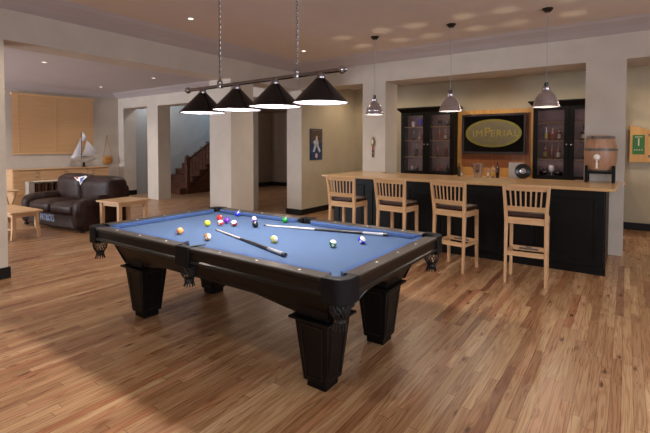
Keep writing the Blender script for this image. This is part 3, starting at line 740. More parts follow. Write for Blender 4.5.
MB().prism([(x, z + .02) for x, z in oval(.495, .245, 0)], 'Y', -.010, -.007).build('oval_field', M['greybrown'], lg)
text_mesh('lettering', 'IM', .20, M['gold'], lg, (-.300, -.012, .01), (R(90), 0, 0), .001, 1.0)
text_mesh('lettering', 'P', .27, M['gold'], lg, (-.105, -.012, .035), (R(90), 0, 0), .001, 1.0)
text_mesh('lettering', 'ERIAL', .20, M['gold'], lg, (.230, -.012, .01), (R(90), 0, 0), .001, 1.0)
MB().box(-.42, .42, -.012, -.010, -.085, -.078).box(-.10, .10, -.012, -.010, -.14, -.125).build('underline', M['olive'], lg)
light('screen_glow', 'AREA', (-2.275, 9.15, 1.75), .6, (1, .95, .6), .9, (-2.275, 5, 1.2), .4)

# bottle cabinets
SHZ = {'L': (1.925, 1.615, 1.245), 'R': (1.94, 1.60, 1.245)}
def cabinet(x0, x1, label, shz, key):
    t = thing('bottle_cabinet', label, 'cabinet', ((x0 + x1) / 2, 9.22, .862), 0, 'black glass door bottle cabinets')
    hw = (x1 - x0) / 2; z1 = 2.235 - .862; yb, yf = .178, -.15
    mb = MB(); mb.box(-hw, -hw + .025, yf, yb, 0, z1).box(hw - .025, hw, yf, yb, 0, z1).box(-hw, hw, yf, yb, 0, .03).box(-hw, hw, yf, yb, z1 - .03, z1).box(-.012, .012, yf, yb, .03, z1 - .03)
    mb.build('carcass', M['black_wood'], t)
    MB().box(-hw + .02, hw - .02, yb - .012, yb - .002, .03, z1 - .03).build('back_panel', M['cabinet_in'], t)
    pr = [(0, z1), (.01, z1 + .015), (.025, z1 + .03), (.06, z1 + .07), (.085, z1 + .085), (.085, z1 + .11)]
    mb = MB()
    for (p, z), (q, zz) in zip(pr, pr[1:]):
        mb.hexa([(-hw - p, yf - .02 - p), (hw + p, yf - .02 - p), (hw + p, yb), (-hw - p, yb)], z, [(-hw - q, yf - .02 - q), (hw + q, yf - .02 - q), (hw + q, yb), (-hw - q, yb)], zz)
    mb.build('cornice', M['black_wood'], t)
    for z in shz: MB().box(-hw + .026, hw - .026, yf + .03, yb - .013, z - .862 - .018, z - .862).build('shelf', M['maple'], t)
    for s in (-1, 1):
        a, b_ = (-hw, -.003) if s < 0 else (.003, hw)
        ya_, yb_ = yf - .021, yf - .001; sw = .08
        mb = MB(); mb.box(a, a + sw, ya_, yb_, .004, z1 - .004).box(b_ - sw, b_, ya_, yb_, .004, z1 - .004).box(a + sw, b_ - sw, ya_, yb_, .004, .004 + sw * .9).box(a + sw, b_ - sw, ya_, yb_, z1 - .004 - sw * .8, z1 - .004)
        d = mb.build('door', M['black_wood'], t, bevel=.003)
        MB().box(a + sw - .005, b_ - sw + .005, ya_ + .008, ya_ + .012, .07, z1 - .06).build('glass_pane', M['glass'], d)
        kx = -.04 if s < 0 else .04
        MB().sphere((kx, ya_ - .020, .66), .018, 12, 8).tube([(kx, ya_, .66), (kx, ya_ - .015, .66)], .005, 8).build('knob', M['alu'], d, smooth=True)
    return t
cabinet(-4.245, -3.03, 'black bottle cabinet with glass doors left of the television', SHZ['L'], 'L')
cabinet(-1.485, -.27, 'black bottle cabinet with glass doors right of the television, partly behind the column', SHZ['R'], 'R')
for cx in (-3.93, -3.34, -1.18, -.58):
    for z in (2.17, 1.89, 1.58, 1.21): light('cabinet_strip_light', 'AREA', (cx, 9.11, z), .42, (1, .88, .78), .4, (cx, 9.30, z - .25), .03)  # unseen fill lights added to brighten the cabinet interiors
SHAPES = {
 'bottle': [(.030, 0), (.032, .004), (.032, .15), (.026, .175), (.012, .195), (.012, .245), (.014, .247), (.014, .262), (.008, .264)],
 'squat': [(.040, 0), (.044, .006), (.044, .10), (.034, .13), (.013, .15), (.013, .185), (.016, .187), (.016, .205), (.008, .207)],
 'tall': [(.033, 0), (.035, .004), (.035, .19), (.026, .215), (.013, .235), (.012, .30), (.015, .302), (.015, .315), (.008, .317)],
 'tumbler': [(.030, 0), (.034, .09), (.031, .09), (.027, .01)],
 'goblet': [(.03, 0), (.03, .004), (.005, .01), (.005, .06), (.026, .075), (.034, .11), (.030, .15), (.027, .15), (.030, .11), (.004, .075)],
 'round': [(.03, 0), (.055, .02), (.066, .055), (.055, .09), (.03, .11), (.014, .118), (.014, .13)]}
def bottle(kind, x, y, z, mat, cap, lab, label, cat='bottle', group='bottles in the cabinets', sc=1.0, name=None):
    mb = MB(); pr = [(r_ * sc, zz * sc) for r_, zz in SHAPES[kind]]
    mats = [mat, cap, lab or mat]
    if kind in ('bottle', 'squat', 'tall'):
        mb.lathe(pr[:6], seg=16); mb.m = 1; mb.lathe(pr[5:], seg=16)
        if lab: mb.m = 2; r_ = pr[2][0] * 1.02; zz = pr[2][1]; mb.lathe([(r_, zz * .25), (r_, zz * .85)], seg=16, closed=False)
    else: mb.lathe(pr, seg=18)
    o = mb.build(name or cat.replace(' ', '_'), mats, smooth=True); o.location = (x, y, z + .0008); tag(o, label, cat, group); return o
A_, G_, W__, D_, RR = M['glass_a'], M['glass_g'], M['glass_w'], M['glass_d'], M['glass_r']; CB, CG = M['black_trim'], M['gold']; LW, LYl = M['label_w'], M['label_y']
ordn = {0: 'first', 1: 'second', 2: 'third', 3: 'fourth'}
desc = {id(A_): 'amber', id(G_): 'dark green', id(W__): 'clear grey', id(D_): 'dark brown', id(RR): 'rust red', id(M['ivory']): 'white', id(M['purple']): 'violet'}
rows = [ # cabinet x of door interior, shelf z, items
 ('left cabinet, left door, top shelf', -4.13, -3.73, 1.925, [('tumbler', M['ivory'], None, 1.3, .25), ('tumbler', M['purple'], None, 1.9, .72)]),
 ('left cabinet, left door, second shelf', -4.13, -3.73, 1.615, [('bottle', D_, None, .95, .3), ('bottle', W__, LW, .7, .62), ('bottle', A_, None, 1.0, .85)]),
 ('left cabinet, left door, third shelf', -4.13, -3.73, 1.245, [('tumbler', W__, None, .9, .15), ('bottle', D_, None, 1.05, .45), ('bottle', A_, None, 1.1, .85)]),
 ('left cabinet, left door, bottom shelf', -4.13, -3.73, .892, [('goblet', M['ivory'], None, .9, .18), ('squat', D_, None, .9, .48), ('tumbler', W__, None, 1.3, .8)]),
 ('left cabinet, right door, top shelf', -3.54, -3.14, 1.925, [('tumbler', D_, None, 1.4, .35), ('squat', G_, None, .8, .8)]),
 ('left cabinet, right door, second shelf', -3.54, -3.14, 1.615, [('tall', RR, None, .85, .32), ('bottle', A_, LW, .9, .66), ('squat', RR, None, .8, .93)]),
 ('left cabinet, right door, third shelf', -3.54, -3.14, 1.245, [('bottle', RR, None, 1.0, .22), ('tall', A_, None, .9, .72)]),
 ('left cabinet, right door, bottom shelf', -3.54, -3.14, .892, [('squat', RR, None, .85, .12), ('squat', A_, None, 1.0, .45), ('squat', D_, None, .9, .8)]),
 ('right cabinet, left door, second shelf', -1.37, -.99, 1.60, [('tall', W__, LYl, .85, .22), ('squat', RR, None, 1.1, .52), ('tall', A_, LW, .75, .82)]),
 ('right cabinet, left door, third shelf', -1.37, -.99, 1.245, [('bottle', A_, LYl, 1.1, .18), ('bottle', RR, None, 1.0, .5), ('bottle', RR, LW, 1.0, .8)]),
 ('right cabinet, left door, bottom shelf', -1.37, -.99, .892, [('round', D_, None, 1.2, .14), ('goblet', M['ivory'], None, 1.5, .48), ('round', D_, None, 1.1, .8)]),
 ('right cabinet, right door, second shelf', -.77, -.38, 1.60, [('squat', D_, LW, 1.35, .3), ('bottle', A_, None, 1.0, .75)]),
 ('right cabinet, right door, third shelf', -.77, -.38, 1.245, [('tall', D_, None, 1.0, .35), ('bottle', G_, None, 1.0, .8)]),
]
for where, xa, xb, z, items in rows:
    for i, (kd, mt, lab, sc, u) in enumerate(items):
        cat = {'tumbler': 'glass', 'goblet': 'glass', 'round': 'jar'}.get(kd, 'bottle')
        nm = {'tumbler': 'tumbler', 'goblet': 'goblet', 'round': 'round_jar'}.get(kd, 'bottle')
        cab_, dr_, sh_ = where.split(', ')
        bottle(kd, xa + (xb - xa) * u, 9.25, z, mt, CG if i == 1 else CB, lab, '%s %s, %s from left, %s, %s, %s' % (desc[id(mt)], nm.replace('_', ' '), ordn[i], sh_, dr_, cab_), cat, 'bottles and glasses in the %s' % cab_, sc, nm)
# things on the back counter
ZB = .862
bottle('tall', -2.84, 8.85, ZB, G_, W__, None, 'grey green bottle leftmost on the back counter', 'bottle', 'bottles on the back counter', .9)
bottle('bottle', -2.77, 8.80, ZB, W__, CB, LW, 'small clear bottle with white label left of the ice bucket', 'bottle', 'bottles on the back counter', .62)
ib = thing('ice_bucket', 'silver flared ice bucket on the back counter under the television', 'bucket', (-2.45, 8.84, ZB))
MB().lathe([(.075, .0), (.078, .006), (.092, .13), (.118, .245), (.132, .262), (.132, .272), (.122, .266), (.085, .13), (.07, .01)], seg=32).build('body', M['alu'], ib, smooth=True)
for s in (-1, 1): MB().tube([(s * .11, 0, .235), (s * .145, 0, .23), (s * .145, 0, .20), (s * .103, 0, .19)], .006, 8).build('handle', M['chrome'], ib, smooth=True)
bottle('bottle', -2.25, 8.82, ZB, W__, CB, LW, 'short dark capped bottle with white label right of the ice bucket', 'bottle', 'bottles on the back counter', .80)
bottle('bottle', -2.165, 8.86, ZB, W__, CG, LYl, 'clear bottle with yellow label, middle of the three beside the bucket', 'bottle', 'bottles on the back counter', .95)
bottle('tall', -2.07, 8.82, ZB, D_, CB, None, 'tall dark brown bottle, tallest on the back counter', 'bottle', 'bottles on the back counter', 1.0)
sl = thing('record_sleeve', 'square silver record sleeve standing on the back counter', 'record sleeve', (-1.74, 8.90, ZB))
o = MB().box(-.15, .13, 0, .012, 0.003, .31).build('sleeve', M['mirror'], sl, bevel=.002); o.rotation_euler = (R(-6), 0, 0)
vr = thing('vinyl_record', 'black disc with pale centre leaning on the silver sleeve', 'record', (-1.62, 8.86, ZB))
o = MB().lathe([(.02, -.006), (.14, -.004), (.145, 0), (.14, .004), (.02, .006)], seg=48).build('disc', M['vinyl'], vr, smooth=True); o.rotation_euler = (R(84), 0, 0); o.location = (0, 0, .15)
o = MB().lathe([(.048, -.009), (.055, -.007), (.055, .007), (.048, .009)], seg=32).build('centre_label', M['alu'], vr); o.rotation_euler = (R(84), 0, 0); o.location = (0, 0, .15)

# barrel on stand
BXc, BYc = -.290, 6.81
sd_ = thing('barrel_stand', 'black wooden stand with four posts carrying the barrel', 'stand', (BXc, BYc, 1.0155))
for sx in (-1, 1):
    for sy in (-1, 1): MB().box(sx * .15 - .018, sx * .15 + .018, sy * .15 - .018, sy * .15 + .018, 0, .225).build('post', M['black_wood'], sd_, bevel=.003)
for s_ in (-1, 1):
    MB().box(-.132, .132, s_ * .15 - .012, s_ * .15 + .012, .115, .150).build('crossbar', M['black_wood'], sd_, bevel=.002)
    MB().box(s_ * .15 - .012, s_ * .15 + .012, -.132, .132, .115, .150).build('crossbar', M['black_wood'], sd_, bevel=.002)
MB().box(-.138, .138, -.138, .138, .115, .130).build('platform', M['black_wood'], sd_)
bl = thing('barrel', 'small wooden keg with metal hoops standing on the bar end', 'barrel', (BXc, BYc, 1.0155 + .1305))
BH = .485
br_ = lambda z: .150 + .042 * math.sin(math.pi * max(0, min(1, z / BH)))
prof = [(.10, 0)] + [(br_(BH * i / 16), BH * i / 16) for i in range(17)] + [(.140, BH + .004), (.138, BH - .01), (.05, BH - .01)]
MB().lathe(prof, seg=32).build('staves', M['barrel'], bl, smooth=True)
for z in (.004, .285, BH - .042):
    MB().lathe([(br_(z) + .001, z), (br_(z) + .005, z + .001), (br_(z + .035) + .005, z + .034), (br_(z + .035) + .001, z + .035)], seg=32).build('hoop', M['iron'], bl, smooth=True)
for z in (.302, BH - .024):
    hp = MB()
    for k in range(16):
        an = k * math.pi / 8; hp.sphere(((br_(z) + .005) * math.cos(an), (br_(z) + .005) * math.sin(an), z), .006, 8, 6)
    hp.build('rivets', M['chrome'], bl, smooth=True)
mb = MB(); mb.tube([(-.03, -.175, .12), (-.03, -.235, .12)], .013, 10).tube([(-.03, -.228, .125), (-.03, -.228, .06)], .011, 10).tube([(-.03, -.228, .125), (-.03, -.228, .17)], .010, 10); mb.build('tap', M['ivory'], bl, smooth=True)
MB().sphere((-.03, -.228, .205), .040, 16, 12).build('tap_knob', M['ivory'], bl, smooth=True)

# wall ornament on the left column
on = thing('wall_ornament', 'small brass oval ornament with red tassel hanging on the left column', 'ornament', (-3.868, YS - .022, 1.56))
MB().sphere((0, 0, 0), .062, 18, 12, (.62, .33, 1.35)).build('medallion', M['olive'], on, smooth=True)
MB().sphere((0, -.014, .005), .038, 14, 10, (.6, .33, 1.35)).build('face', M['label_w'], on, smooth=True)
MB().tube([(0, 0, -.08), (0, 0, -.15)], .013, 8).build('ribbon', M['red'], on)
MB().tube([(0, 0, -.15), (0, 0, -.175), (0, 0, -.185), (0, 0, -.28)], [.012, .022, .010, .016], 8).build('tassel', M['dark'], on)
MB().tube([(0, .004, .075), (0, .01, .12)], .003, 6).build('cord', M['dark'], on)

# poster
po = thing('poster', 'small framed sports poster of a player in white on the side wall', 'poster', (XB + .004, 7.71, 1.52))
MB().box(-.002, .006, -.232, .232, -.345, .345).build('frame', M['black_trim'], po)
MB().box(.006, .008, -.222, .222, -.335, .335).build('print', plain('poster_navy', (30, 58, 98), .6, var=.5, scale=9), po)
MB().box(.008, .009, -.20, .20, .03, .30).build('crowd', plain('poster_crowd', (84, 66, 52), .6, var=.7, scale=24), po)
mb = MB()
for q in ([(-.03, .12), (.05, .12), (.09, -.02), (-.09, -.02)], [(-.13, -.16), (-.07, -.17), (.02, .0), (-.05, .02)], [(.16, -.15), (.11, -.18), (.0, .0), (.06, .02)], [(-.12, .02), (-.09, .08), (.0, .1), (-.02, .04)]):
    mb.prism(q, 'X', .009, .0105)
mb.build('player', plain('player_white', (200, 206, 218), .6, var=.3, scale=20), po)
MB().prism(oval(.03, .04, 0, 20), 'X', .0108, .0115).build('helmet', M['label_w'], po).location = (0, .01, .15)
MB().prism(oval(.045, .055, 0, 20), 'X', .0108, .0115).build('roundel', plain('pale_pink', (214, 170, 168), .6), po).location = (0, 0, -.25)
MB().box(.009, .010, -.19, .19, .305, .325).build('caption', M['greybrown'], po)

# dartboard cabinet
dc = thing('dartboard_cabinet', 'wooden dartboard cabinet with open door and green scoreboard, at right edge', 'cabinet', (.35, 9.36, 1.52))
N = 10; top = [(-.315 + .315 * i / N, .335 - .10 * (i / N) ** 1.4) for i in range(N + 1)]
d = MB().prism([(0, -.31), (-.315, -.31)] + top, 'Y', -.045, -.02).build('door', M['pine_l'], dc, bevel=.003)
sb = MB().box(-.275, -.10, -.049, -.045, -.17, .17).build('scoreboard', M['green'], d)
mb = MB(); mb.box(-.195, -.178, -.0505, -.049, -.02, .11).box(-.24, -.135, -.0505, -.049, .13, .14)
for i in range(4): mb.box(-.25 + i * .035, -.235 + i * .035, -.0505, -.049, -.10, -.085)
mb.build('score_marks', M['label_w'], sb)
for z in (.17, -.20): MB().box(-.05, .02, -.052, -.045, z - .022, z + .022).build('hinge', M['iron'], dc)
pts = [(.0, -.31), (.66, -.31), (.66, .235)] + [(.66 - .66 * i / 12, .235 + .10 * math.sin(math.pi * i / 12)) for i in range(1, 13)]
MB().prism(pts, 'Y', -.02, .038).build('case', M['pine_l'], dc, bevel=.003)
o = MB().lathe([(.0, 0), (.225, 0), (.225, .03), (0.0, .03)], seg=40).build('dartboard', M['vinyl'], dc); o.rotation_euler = (R(90), 0, 0); o.location = (.33, -.02, -.02)
o = MB().lathe([(.0, .0), (.16, 0), (.16, .033), (0.0, .033)], seg=40).build('dartboard_face', M['label_y'], dc); o.rotation_euler = (R(90), 0, 0); o.location = (.33, -.02, -.02)

# ------------------------------------------------------------------ stairs
stn = thing('staircase', 'dark cherry staircase with newel post rising beyond the left opening', 'staircase', (-11.0, 8.3, 0))
def rs(o): return rel(o, stn)
SX0, SX1, SY0, RISE, RUN = -12.3, -11.03, 8.05, .18, .255
for i in range(15):
    y0 = SY0 + i * RUN; 
    if y0 > 11.7: break
    rs(MB().box(SX0, SX1, y0, min(y0 + RUN + .03, 11.98), (i) * RISE if i else .0, (i + 1) * RISE - .03).build('riser', M['stair'], stn))
    rs(MB().box(SX0, SX1 + .02, y0 - .025, min(y0 + RUN, 11.98), (i + 1) * RISE - .03, (i + 1) * RISE).build('tread', M['stair'], stn, bevel=.004))
# stringer side panel
sl_ = RISE / RUN
zt = lambda y: max(.02, (y - SY0) * sl_ - .06)
rs(MB().prism([(8.22, 0), (9.895, 0), (11.95, 0), (11.95, 2.2), (11.95, min(2.8, zt(11.95))), (8.22, zt(8.22))], 'X', -11.028, -11.0005).build('side_panel', M['stair'], stn))
rs(MB().beam((-10.99, 8.50, .24), (-10.99, 10.9, .24 + 2.40 * sl_), .02, .05).build('side_moulding', M['stair'], stn))
mb = MB(); nx, ny = -11.03, 8.32; q = lambda h: [(nx - h, ny - h), (nx + h, ny - h), (nx + h, ny + h), (nx - h, ny + h)]
mb.hexa(q(.055), 0, q(.055), 1.02).hexa(q(.07), 1.02, q(.07), 1.06).hexa(q(.045), 1.06, q(.05), 1.09).hexa(q(.065), 1.09, q(.06), 1.14).hexa(q(.06), 1.14, q(.02), 1.20); rs(mb.build('newel_post', M['stair'], stn, bevel=.004))
rs(MB().beam((nx, 8.35, 1.05), (nx, 11.6, 1.05 + 3.25 * sl_ * .9), .06, .055).build('handrail', M['stair'], stn, bevel=.008))
for i in range(24):
    y = 8.50 + i * .128
    rs(MB().tube([(nx, y, math.floor((y - SY0) / RUN + 1) * RISE), (nx, y, 1.04 + (y - 8.35) * sl_ * .9)], .009, 6).build('baluster', M['paleblue'] if False else M['stair'], stn))

# ------------------------------------------------------------------ left room
# blind
bl_ = thing('window_blind', 'wide closed wooden slat blind covering the window of the left room', 'blind', (-12.44, 5.20, 0))
SY_, NZ = .985, 46
for k in range(NZ):
    z = 1.29 + k * (2.78 - 1.29) / (NZ - 1)
mb = MB()
for k in range(NZ):
    z = 1.30 + k * (2.74 - 1.30) / (NZ - 1); mb.add([(.012, -SY_, z - .018), (.026, -SY_, z + .018), (.026, SY_, z + .018), (.012, SY_, z - .018), (.010, -SY_, z - .018), (.024, -SY_, z + .018), (.024, SY_, z + .018), (.010, SY_, z - .018)], [(0, 1, 2, 3), (7, 6, 5, 4), (0, 4, 5, 1), (1, 5, 6, 2), (2, 6, 7, 3), (3, 7, 4, 0)])
mb.build('slats', M['blind'], bl_)
MB().box(.0, .055, -SY_ - .02, SY_ + .02, 2.745, 2.80).build('valance', M['blind'], bl_, bevel=.003)
MB().box(.005, .035, -SY_, SY_, 1.262, 1.285).build('bottom_rail', M['blind'], bl_, bevel=.002)
for y in (-.86, .0, .86): MB().box(.028, .030, y - .006, y + .006, 1.28, 2.75).build('ladder_tape', M['blind'], bl_)
# low cabinet
lc = thing('low_cabinet', 'long low maple cabinet against the wall under the blind', 'cabinet', (-12.2, 5.2, 0))
LX0, LX1, LY0_, LY1_ = -12.43, -12.02, 4.06, 6.42
rel(MB().box(LX0, LX1 - .02, LY0_ + .01, LY1_ - .01, .0, .875).build('carcass', M['maple_y'], lc), lc)
rel(MB().box(LX0, LX1 + .02, LY0_, LY1_, .875, .90).build('top', M['maple_y'], lc, bevel=.004), lc)
kn = [(4.60, (.80, .70)), (5.30, (.80,)), (5.97, (.80, .72))]
for i in range(4):
    y0 = LY0_ + .02 + i * .583
    dr = rel(MB().box(LX1 - .02, LX1, y0, y0 + .57, .02, .865).build('door', M['maple_y'], lc, bevel=.003), lc)
for y, zs in kn:
    for z in zs: rel(MB().tube([(LX1, y - .03, z), (LX1 + .02, y - .03, z), (LX1 + .02, y + .03, z), (LX1, y + .03, z)], .008, 6).build('handle', M['iron'], lc), lc)
# rack with books
rk = thing('media_rack', 'pale rack of upright dark books between cabinet and sofa', 'rack', (-11.7, 4.72, 0))
M['rackp'] = plain('rack_grey_beige', (150, 142, 132), .6)
def rrk(o): return rel(o, rk)
rrk(MB().box(-11.76, -11.56, 4.24, 4.36, 0, .62).build('side', M['rackp'], rk)); rrk(MB().box(-11.76, -11.56, 4.90, 4.93, 0, .60).build('side', M['label_w'], rk))
rrk(MB().box(-11.76, -11.56, 4.36, 4.93, .60, .62).build('top', M['label_w'], rk)); rrk(MB().box(-11.76, -11.74, 4.36, 4.90, 0, .60).build('back', M['label_w'], rk))
rrk(MB().box(-11.74, -11.56, 4.36, 4.90, .30, .32).build('shelf', M['label_w'], rk)); rrk(MB().box(-11.58, -11.56, 4.36, 4.90, .0, .30).build('front_panel', M['label_w'], rk))
for bk, (yb_, wdt, mt) in enumerate(((4.39, .022, 'dark'), (4.435, .04, 'stair'), (4.54, .022, 'stair'), (4.585, .035, 'stair'), (4.69, .022, 'dark'), (4.73, .035, 'stair'), (4.83, .028, 'dark'))):
    o = MB().box(-11.70, -11.57, yb_, yb_ + wdt, .3205, .57 - .01 * (bk % 3)).build('book', M[mt])
    tag(o, '%s dark spined book from the left in the pale rack' % ['first', 'second', 'third', 'fourth', 'fifth', 'sixth', 'seventh'][bk], 'book', 'books in the pale rack')
# folding side table behind the pillar
ft = thing('folding_table', 'small maple folding table with crossed legs, mostly hidden by left wall', 'table', (-9.7, 3.05, 0))
MB().box(-.35, .33, -.25, .25, .615, .64).build('tabletop', M['maple'], ft, bevel=.004)
for s in (-1, 1):
    MB().beam((-.25, s * .2, 0.012), (.25, s * .2, .61), .022, .04).build('leg', M['maple'], ft); MB().beam((.25, s * .17, 0.012), (-.25, s * .17, .61), .022, .04).build('leg', M['maple'], ft)
# model sailboat
sb = thing('model_sailboat', 'white sailed model yacht standing on the low cabinet', 'model boat', (-12.18, 5.80, .90), R(4))
MB().box(-.05, .05, -.05, .05, 0, .02).build('base', M['black_trim'], sb); MB().beam((0, .0, .02), (0, 0, .12), .02, .06).build('stand', M['black_trim'], sb)
hull = MB(); vs = []; fs = []; ns = 12
for i in range(ns + 1):
    t = i / ns; y = -.36 + .74 * t; w_ = .075 * math.sin(math.pi * min(1, .12 + .88 * (1 - abs(2 * t - .9) / 1.1))) * (.15 + .85 * math.sin(math.pi * t)); dp = .085 * math.sin(math.pi * t) ** .7 + .01
    zt_ = .215 + .03 * abs(2 * t - 1) ** 2
    for u in range(7):
        an = math.pi * u / 6; vs.append((-w_ * math.cos(an), y, zt_ - dp * math.sin(an)))
for i in range(ns):
    for u in range(6): fs.append((i * 7 + u, i * 7 + u + 1, i * 7 + u + 8, i * 7 + u + 7))
    fs.append((i * 7, i * 7 + 7, i * 7 + 13, i * 7 + 6))
hull.add(vs, fs); hull.build('hull', plain('hull_paint', (186, 180, 176), .4), sb, smooth=True)
MB().tube([(0, -.06, .20), (0, -.06, .93)], .007, 8).build('mast', M['dark'], sb)
MB().tube([(0, -.06, .28), (0, .30, .255)], .006, 8).build('boom', M['dark'], sb)
def sail(pts, nm):
    mb = MB(); N = 6; vs = []; fs = []; a, b_, c_ = [Vector((0, p[0], p[1])) for p in pts]
    idx = {}
    for s_ in (0, 1):
        for i in range(N + 1):
            for j in range(N + 1 - i):
                u, v = i / N, j / N; p = a * (1 - u - v) + b_ * u + c_ * v; bulge = .05 * 4 * u * v + .05 * (1 - u - v) * (u + v); p = p + Vector((bulge + .003 * s_, 0, 0)); idx[(s_, i, j)] = len(vs); vs.append(p)
    for s_ in (0, 1):
        for i in range(N):
            for j in range(N - i):
                fs.append((idx[s_, i, j], idx[s_, i + 1, j], idx[s_, i, j + 1]))
                if i + j < N - 1: fs.append((idx[s_, i + 1, j], idx[s_, i + 1, j + 1], idx[s_, i, j + 1]))
    for e in ([(i, 0) for i in range(N + 1)], [(0, i) for i in range(N + 1)], [(i, N - i) for i in range(N + 1)]):
        for p, q_ in zip(e, e[1:]): fs.append((idx[(0,) + p], idx[(0,) + q_], idx[(1,) + q_], idx[(1,) + p]))
    mb.add(vs, fs); mb.build(nm, M['sail'], sb, smooth=True)
sail([(-.05, .30), (.40, .34), (.09, .72)], 'mainsail'); sail([(-.05, .70), (.08, .74), (-.03, .95)], 'topsail'); sail([(-.07, .80), (-.33, .27), (-.08, .27)], 'jib'); sail([(-.12, .55), (-.36, .25), (-.16, .25)], 'foresail')
# bag hanging on the wall
bgx = thing('hanging_bag', 'small tan leather bag hanging by its strap on the far wall', 'bag', (-12.40, 6.58, 0))
MB().sphere((.0, 0, 1.06), .13, 18, 12, (.35, 1.15, 1.0)).build('pouch', M['tan'], bgx, smooth=True)
MB().sphere((.012, 0, 1.11), .118, 18, 12, (.36, 1.12, .55)).build('flap', M['tan'], bgx, smooth=True)
MB().tube([(.0, -.13, 1.10), (-.01, -.10, 1.30), (-.02, -.03, 1.60), (-.03, 0, 1.76), (-.02, .03, 1.60), (-.01, .10, 1.30), (0, .13, 1.10)], .006, 6).build('strap', M['tan'], bgx, smooth=True)
MB().tube([(-.05, 0, 1.76), (.0, 0, 1.77)], .006, 6).build('hook', M['iron'], bgx)

# sofa
so = thing('sofa', 'dark brown leather two seat sofa with team logo on its back', 'sofa', (-7.5, 3.49, 0), R(6.5))
SW, SD = 1.88, 1.02
def soft(x0, x1, y0, y1, z0, z1, nm, bv=.08, mat='sofa', cr=0.0):
    """rounded padded block with crowned faces"""
    mb = MB(); nx_, ny_, nz_ = 7, 5, 4; g = {}
    bm = bmesh.new()
    bmesh.ops.create_cube(bm, size=2); bmesh.ops.subdivide_edges(bm, edges=bm.edges[:], cuts=7, use_grid_fill=True)
    cx, cy, cz = (x0 + x1) / 2, (y0 + y1) / 2, (z0 + z1) / 2; hx, hy, hz = (x1 - x0) / 2, (y1 - y0) / 2, (z1 - z0) / 2
    for v in bm.verts:
        p = v.co.copy(); q_ = Vector((p.x * hx, p.y * hy, p.z * hz)); r_ = min(bv, hx, hy, hz)
        inner = Vector((max(-hx + r_, min(hx - r_, q_.x)), max(-hy + r_, min(hy - r_, q_.y)), max(-hz + r_, min(hz - r_, q_.z)))); d_ = q_ - inner
        if d_.length > 1e-6: q_ = inner + d_.normalized() * r_ if d_.length > r_ else q_
        q_.z += cr * max(0, 1 - p.x ** 2) * max(0, 1 - p.y ** 2) * (1 if p.z > 0 else 0)
        v.co = q_ + Vector((cx, cy, cz)) + Vector((math.sin(p.x * 5 + p.z * 3 + cx), math.cos(p.y * 4 + p.x * 6), math.sin(p.x * 7 + p.y * 3))) * .006
    me = bpy.data.meshes.new(nm); bm.to_mesh(me); bm.free(); me.materials.append(M[mat])
    o = bpy.data.objects.new(nm, me); COL.objects.link(o); o.parent = so; shade(o, 180)
    q_ = o.modifiers.new('s', 'SUBSURF'); q_.levels = q_.render_levels = 1
    return o
base_ = soft(-SW + .03, -.03, .03, SD - .02, .03, .30, 'base', .03)
soft(-SW + .26, -SW / 2 - .002, .0, .66, .27, .47, 'seat_cushion', .08, cr=.03); soft(-SW / 2 + .002, -.26, .0, .66, .27, .47, 'seat_cushion', .08, cr=.03)
soft(-SW + .14, -SW / 2 + .02, .56, SD - .0, .36, .93, 'back_cushion', .15, cr=.01); soft(-SW / 2 - .02, -.04, .56, SD, .36, .91, 'back_cushion', .15, cr=.01)
soft(-SW, -SW + .28, -.02, .86, .02, .56, 'armrest', .13, cr=.04); soft(-.30, 0, -.0, .90, .02, .56, 'armrest', .13, cr=.04)
soft(-SW + .05, -.05, .75, SD + .02, .05, .78, 'back_frame', .08)
for x in (-SW + .08, -.08):
    for y in (.08, SD - .1): MB().box(x - .03, x + .03, y - .03, y + .03, 0, .04).build('foot', M['black_trim'], so)
text_mesh('lettering', 'PATRIOTS', .17, M['paleblue'], base_, (-1.01, .022, .19), (R(90), 0, 0), .006, .52)
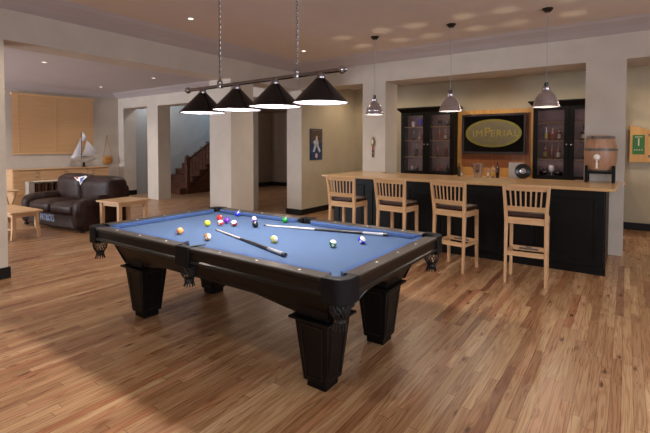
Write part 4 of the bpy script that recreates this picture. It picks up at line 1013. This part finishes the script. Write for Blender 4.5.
mb = MB(); mb.prism([(-.20, .05), (-.02, .06), (.16, .09), (.20, .07), (.08, .0), (.02, -.09), (-.03, -.02), (-.10, -.01)], 'Y', 0, .006); lg = mb.build('logo', M['ivory'], so); lg.location = (-.86, .548, .835); lg.rotation_euler = (R(-6), 0, 0)
MB().prism([(0, .04), (.14, .075), (.07, .0), (.02, -.06), (.0, -.0)], 'Y', -.004, 0).build('logo_blue', M['blue'], lg); MB().prism([(-.17, .05), (-.06, .055), (-.07, .02), (-.12, .02)], 'Y', -.004, 0).build('logo_red', M['red'], lg)

# side table and coffee table
def small_table(t, w_, d_, h, lw, splay, shelf=None):
    MB().box(-w_ / 2, w_ / 2, -d_ / 2, d_ / 2, h - .028, h).build('tabletop', M['maple'], t, bevel=.004)
    for sx in (-1, 1):
        for sy in (-1, 1):
            x, y = sx * (w_ / 2 - .07), sy * (d_ / 2 - .07)
            mb = MB(); mb.beam((x + sx * splay, y + sy * splay, 0), (x, y, h * .45), lw * .85, lw * .85, lw, lw, up=(0, 1, 0)).beam((x, y, h * .44), (x, y, h - .028), lw, lw, up=(0, 1, 0)); mb.build('leg', M['maple_z'], t, bevel=.004)
    for s in (-1, 1):
        MB().box(-w_ / 2 + .09, w_ / 2 - .09, s * (d_ / 2 - .07) - .01, s * (d_ / 2 - .07) + .01, h - .09, h - .028).build('apron', M['maple'], t)
        MB().box(s * (w_ / 2 - .07) - .01, s * (w_ / 2 - .07) + .01, -d_ / 2 + .09, d_ / 2 - .09, h - .09, h - .028).build('apron', M['maple_y'], t)
    if shelf: MB().box(-w_ / 2 + .08, w_ / 2 - .08, -d_ / 2 + .08, d_ / 2 - .08, shelf, shelf + .018).build('shelf', M['maple'], t, bevel=.003)
t = thing('side_table', 'square maple side table beside the right arm of the sofa', 'table', (-7.17, 4.08, 0), R(6)); small_table(t, .60, .64, .55, .06, 0)
t = thing('coffee_table', 'low maple coffee table with curved legs and shelf, in front of the sofa', 'table', (-8.37, 2.80, 0), R(3)); small_table(t, 1.15, .47, .44, .055, .03, .13)
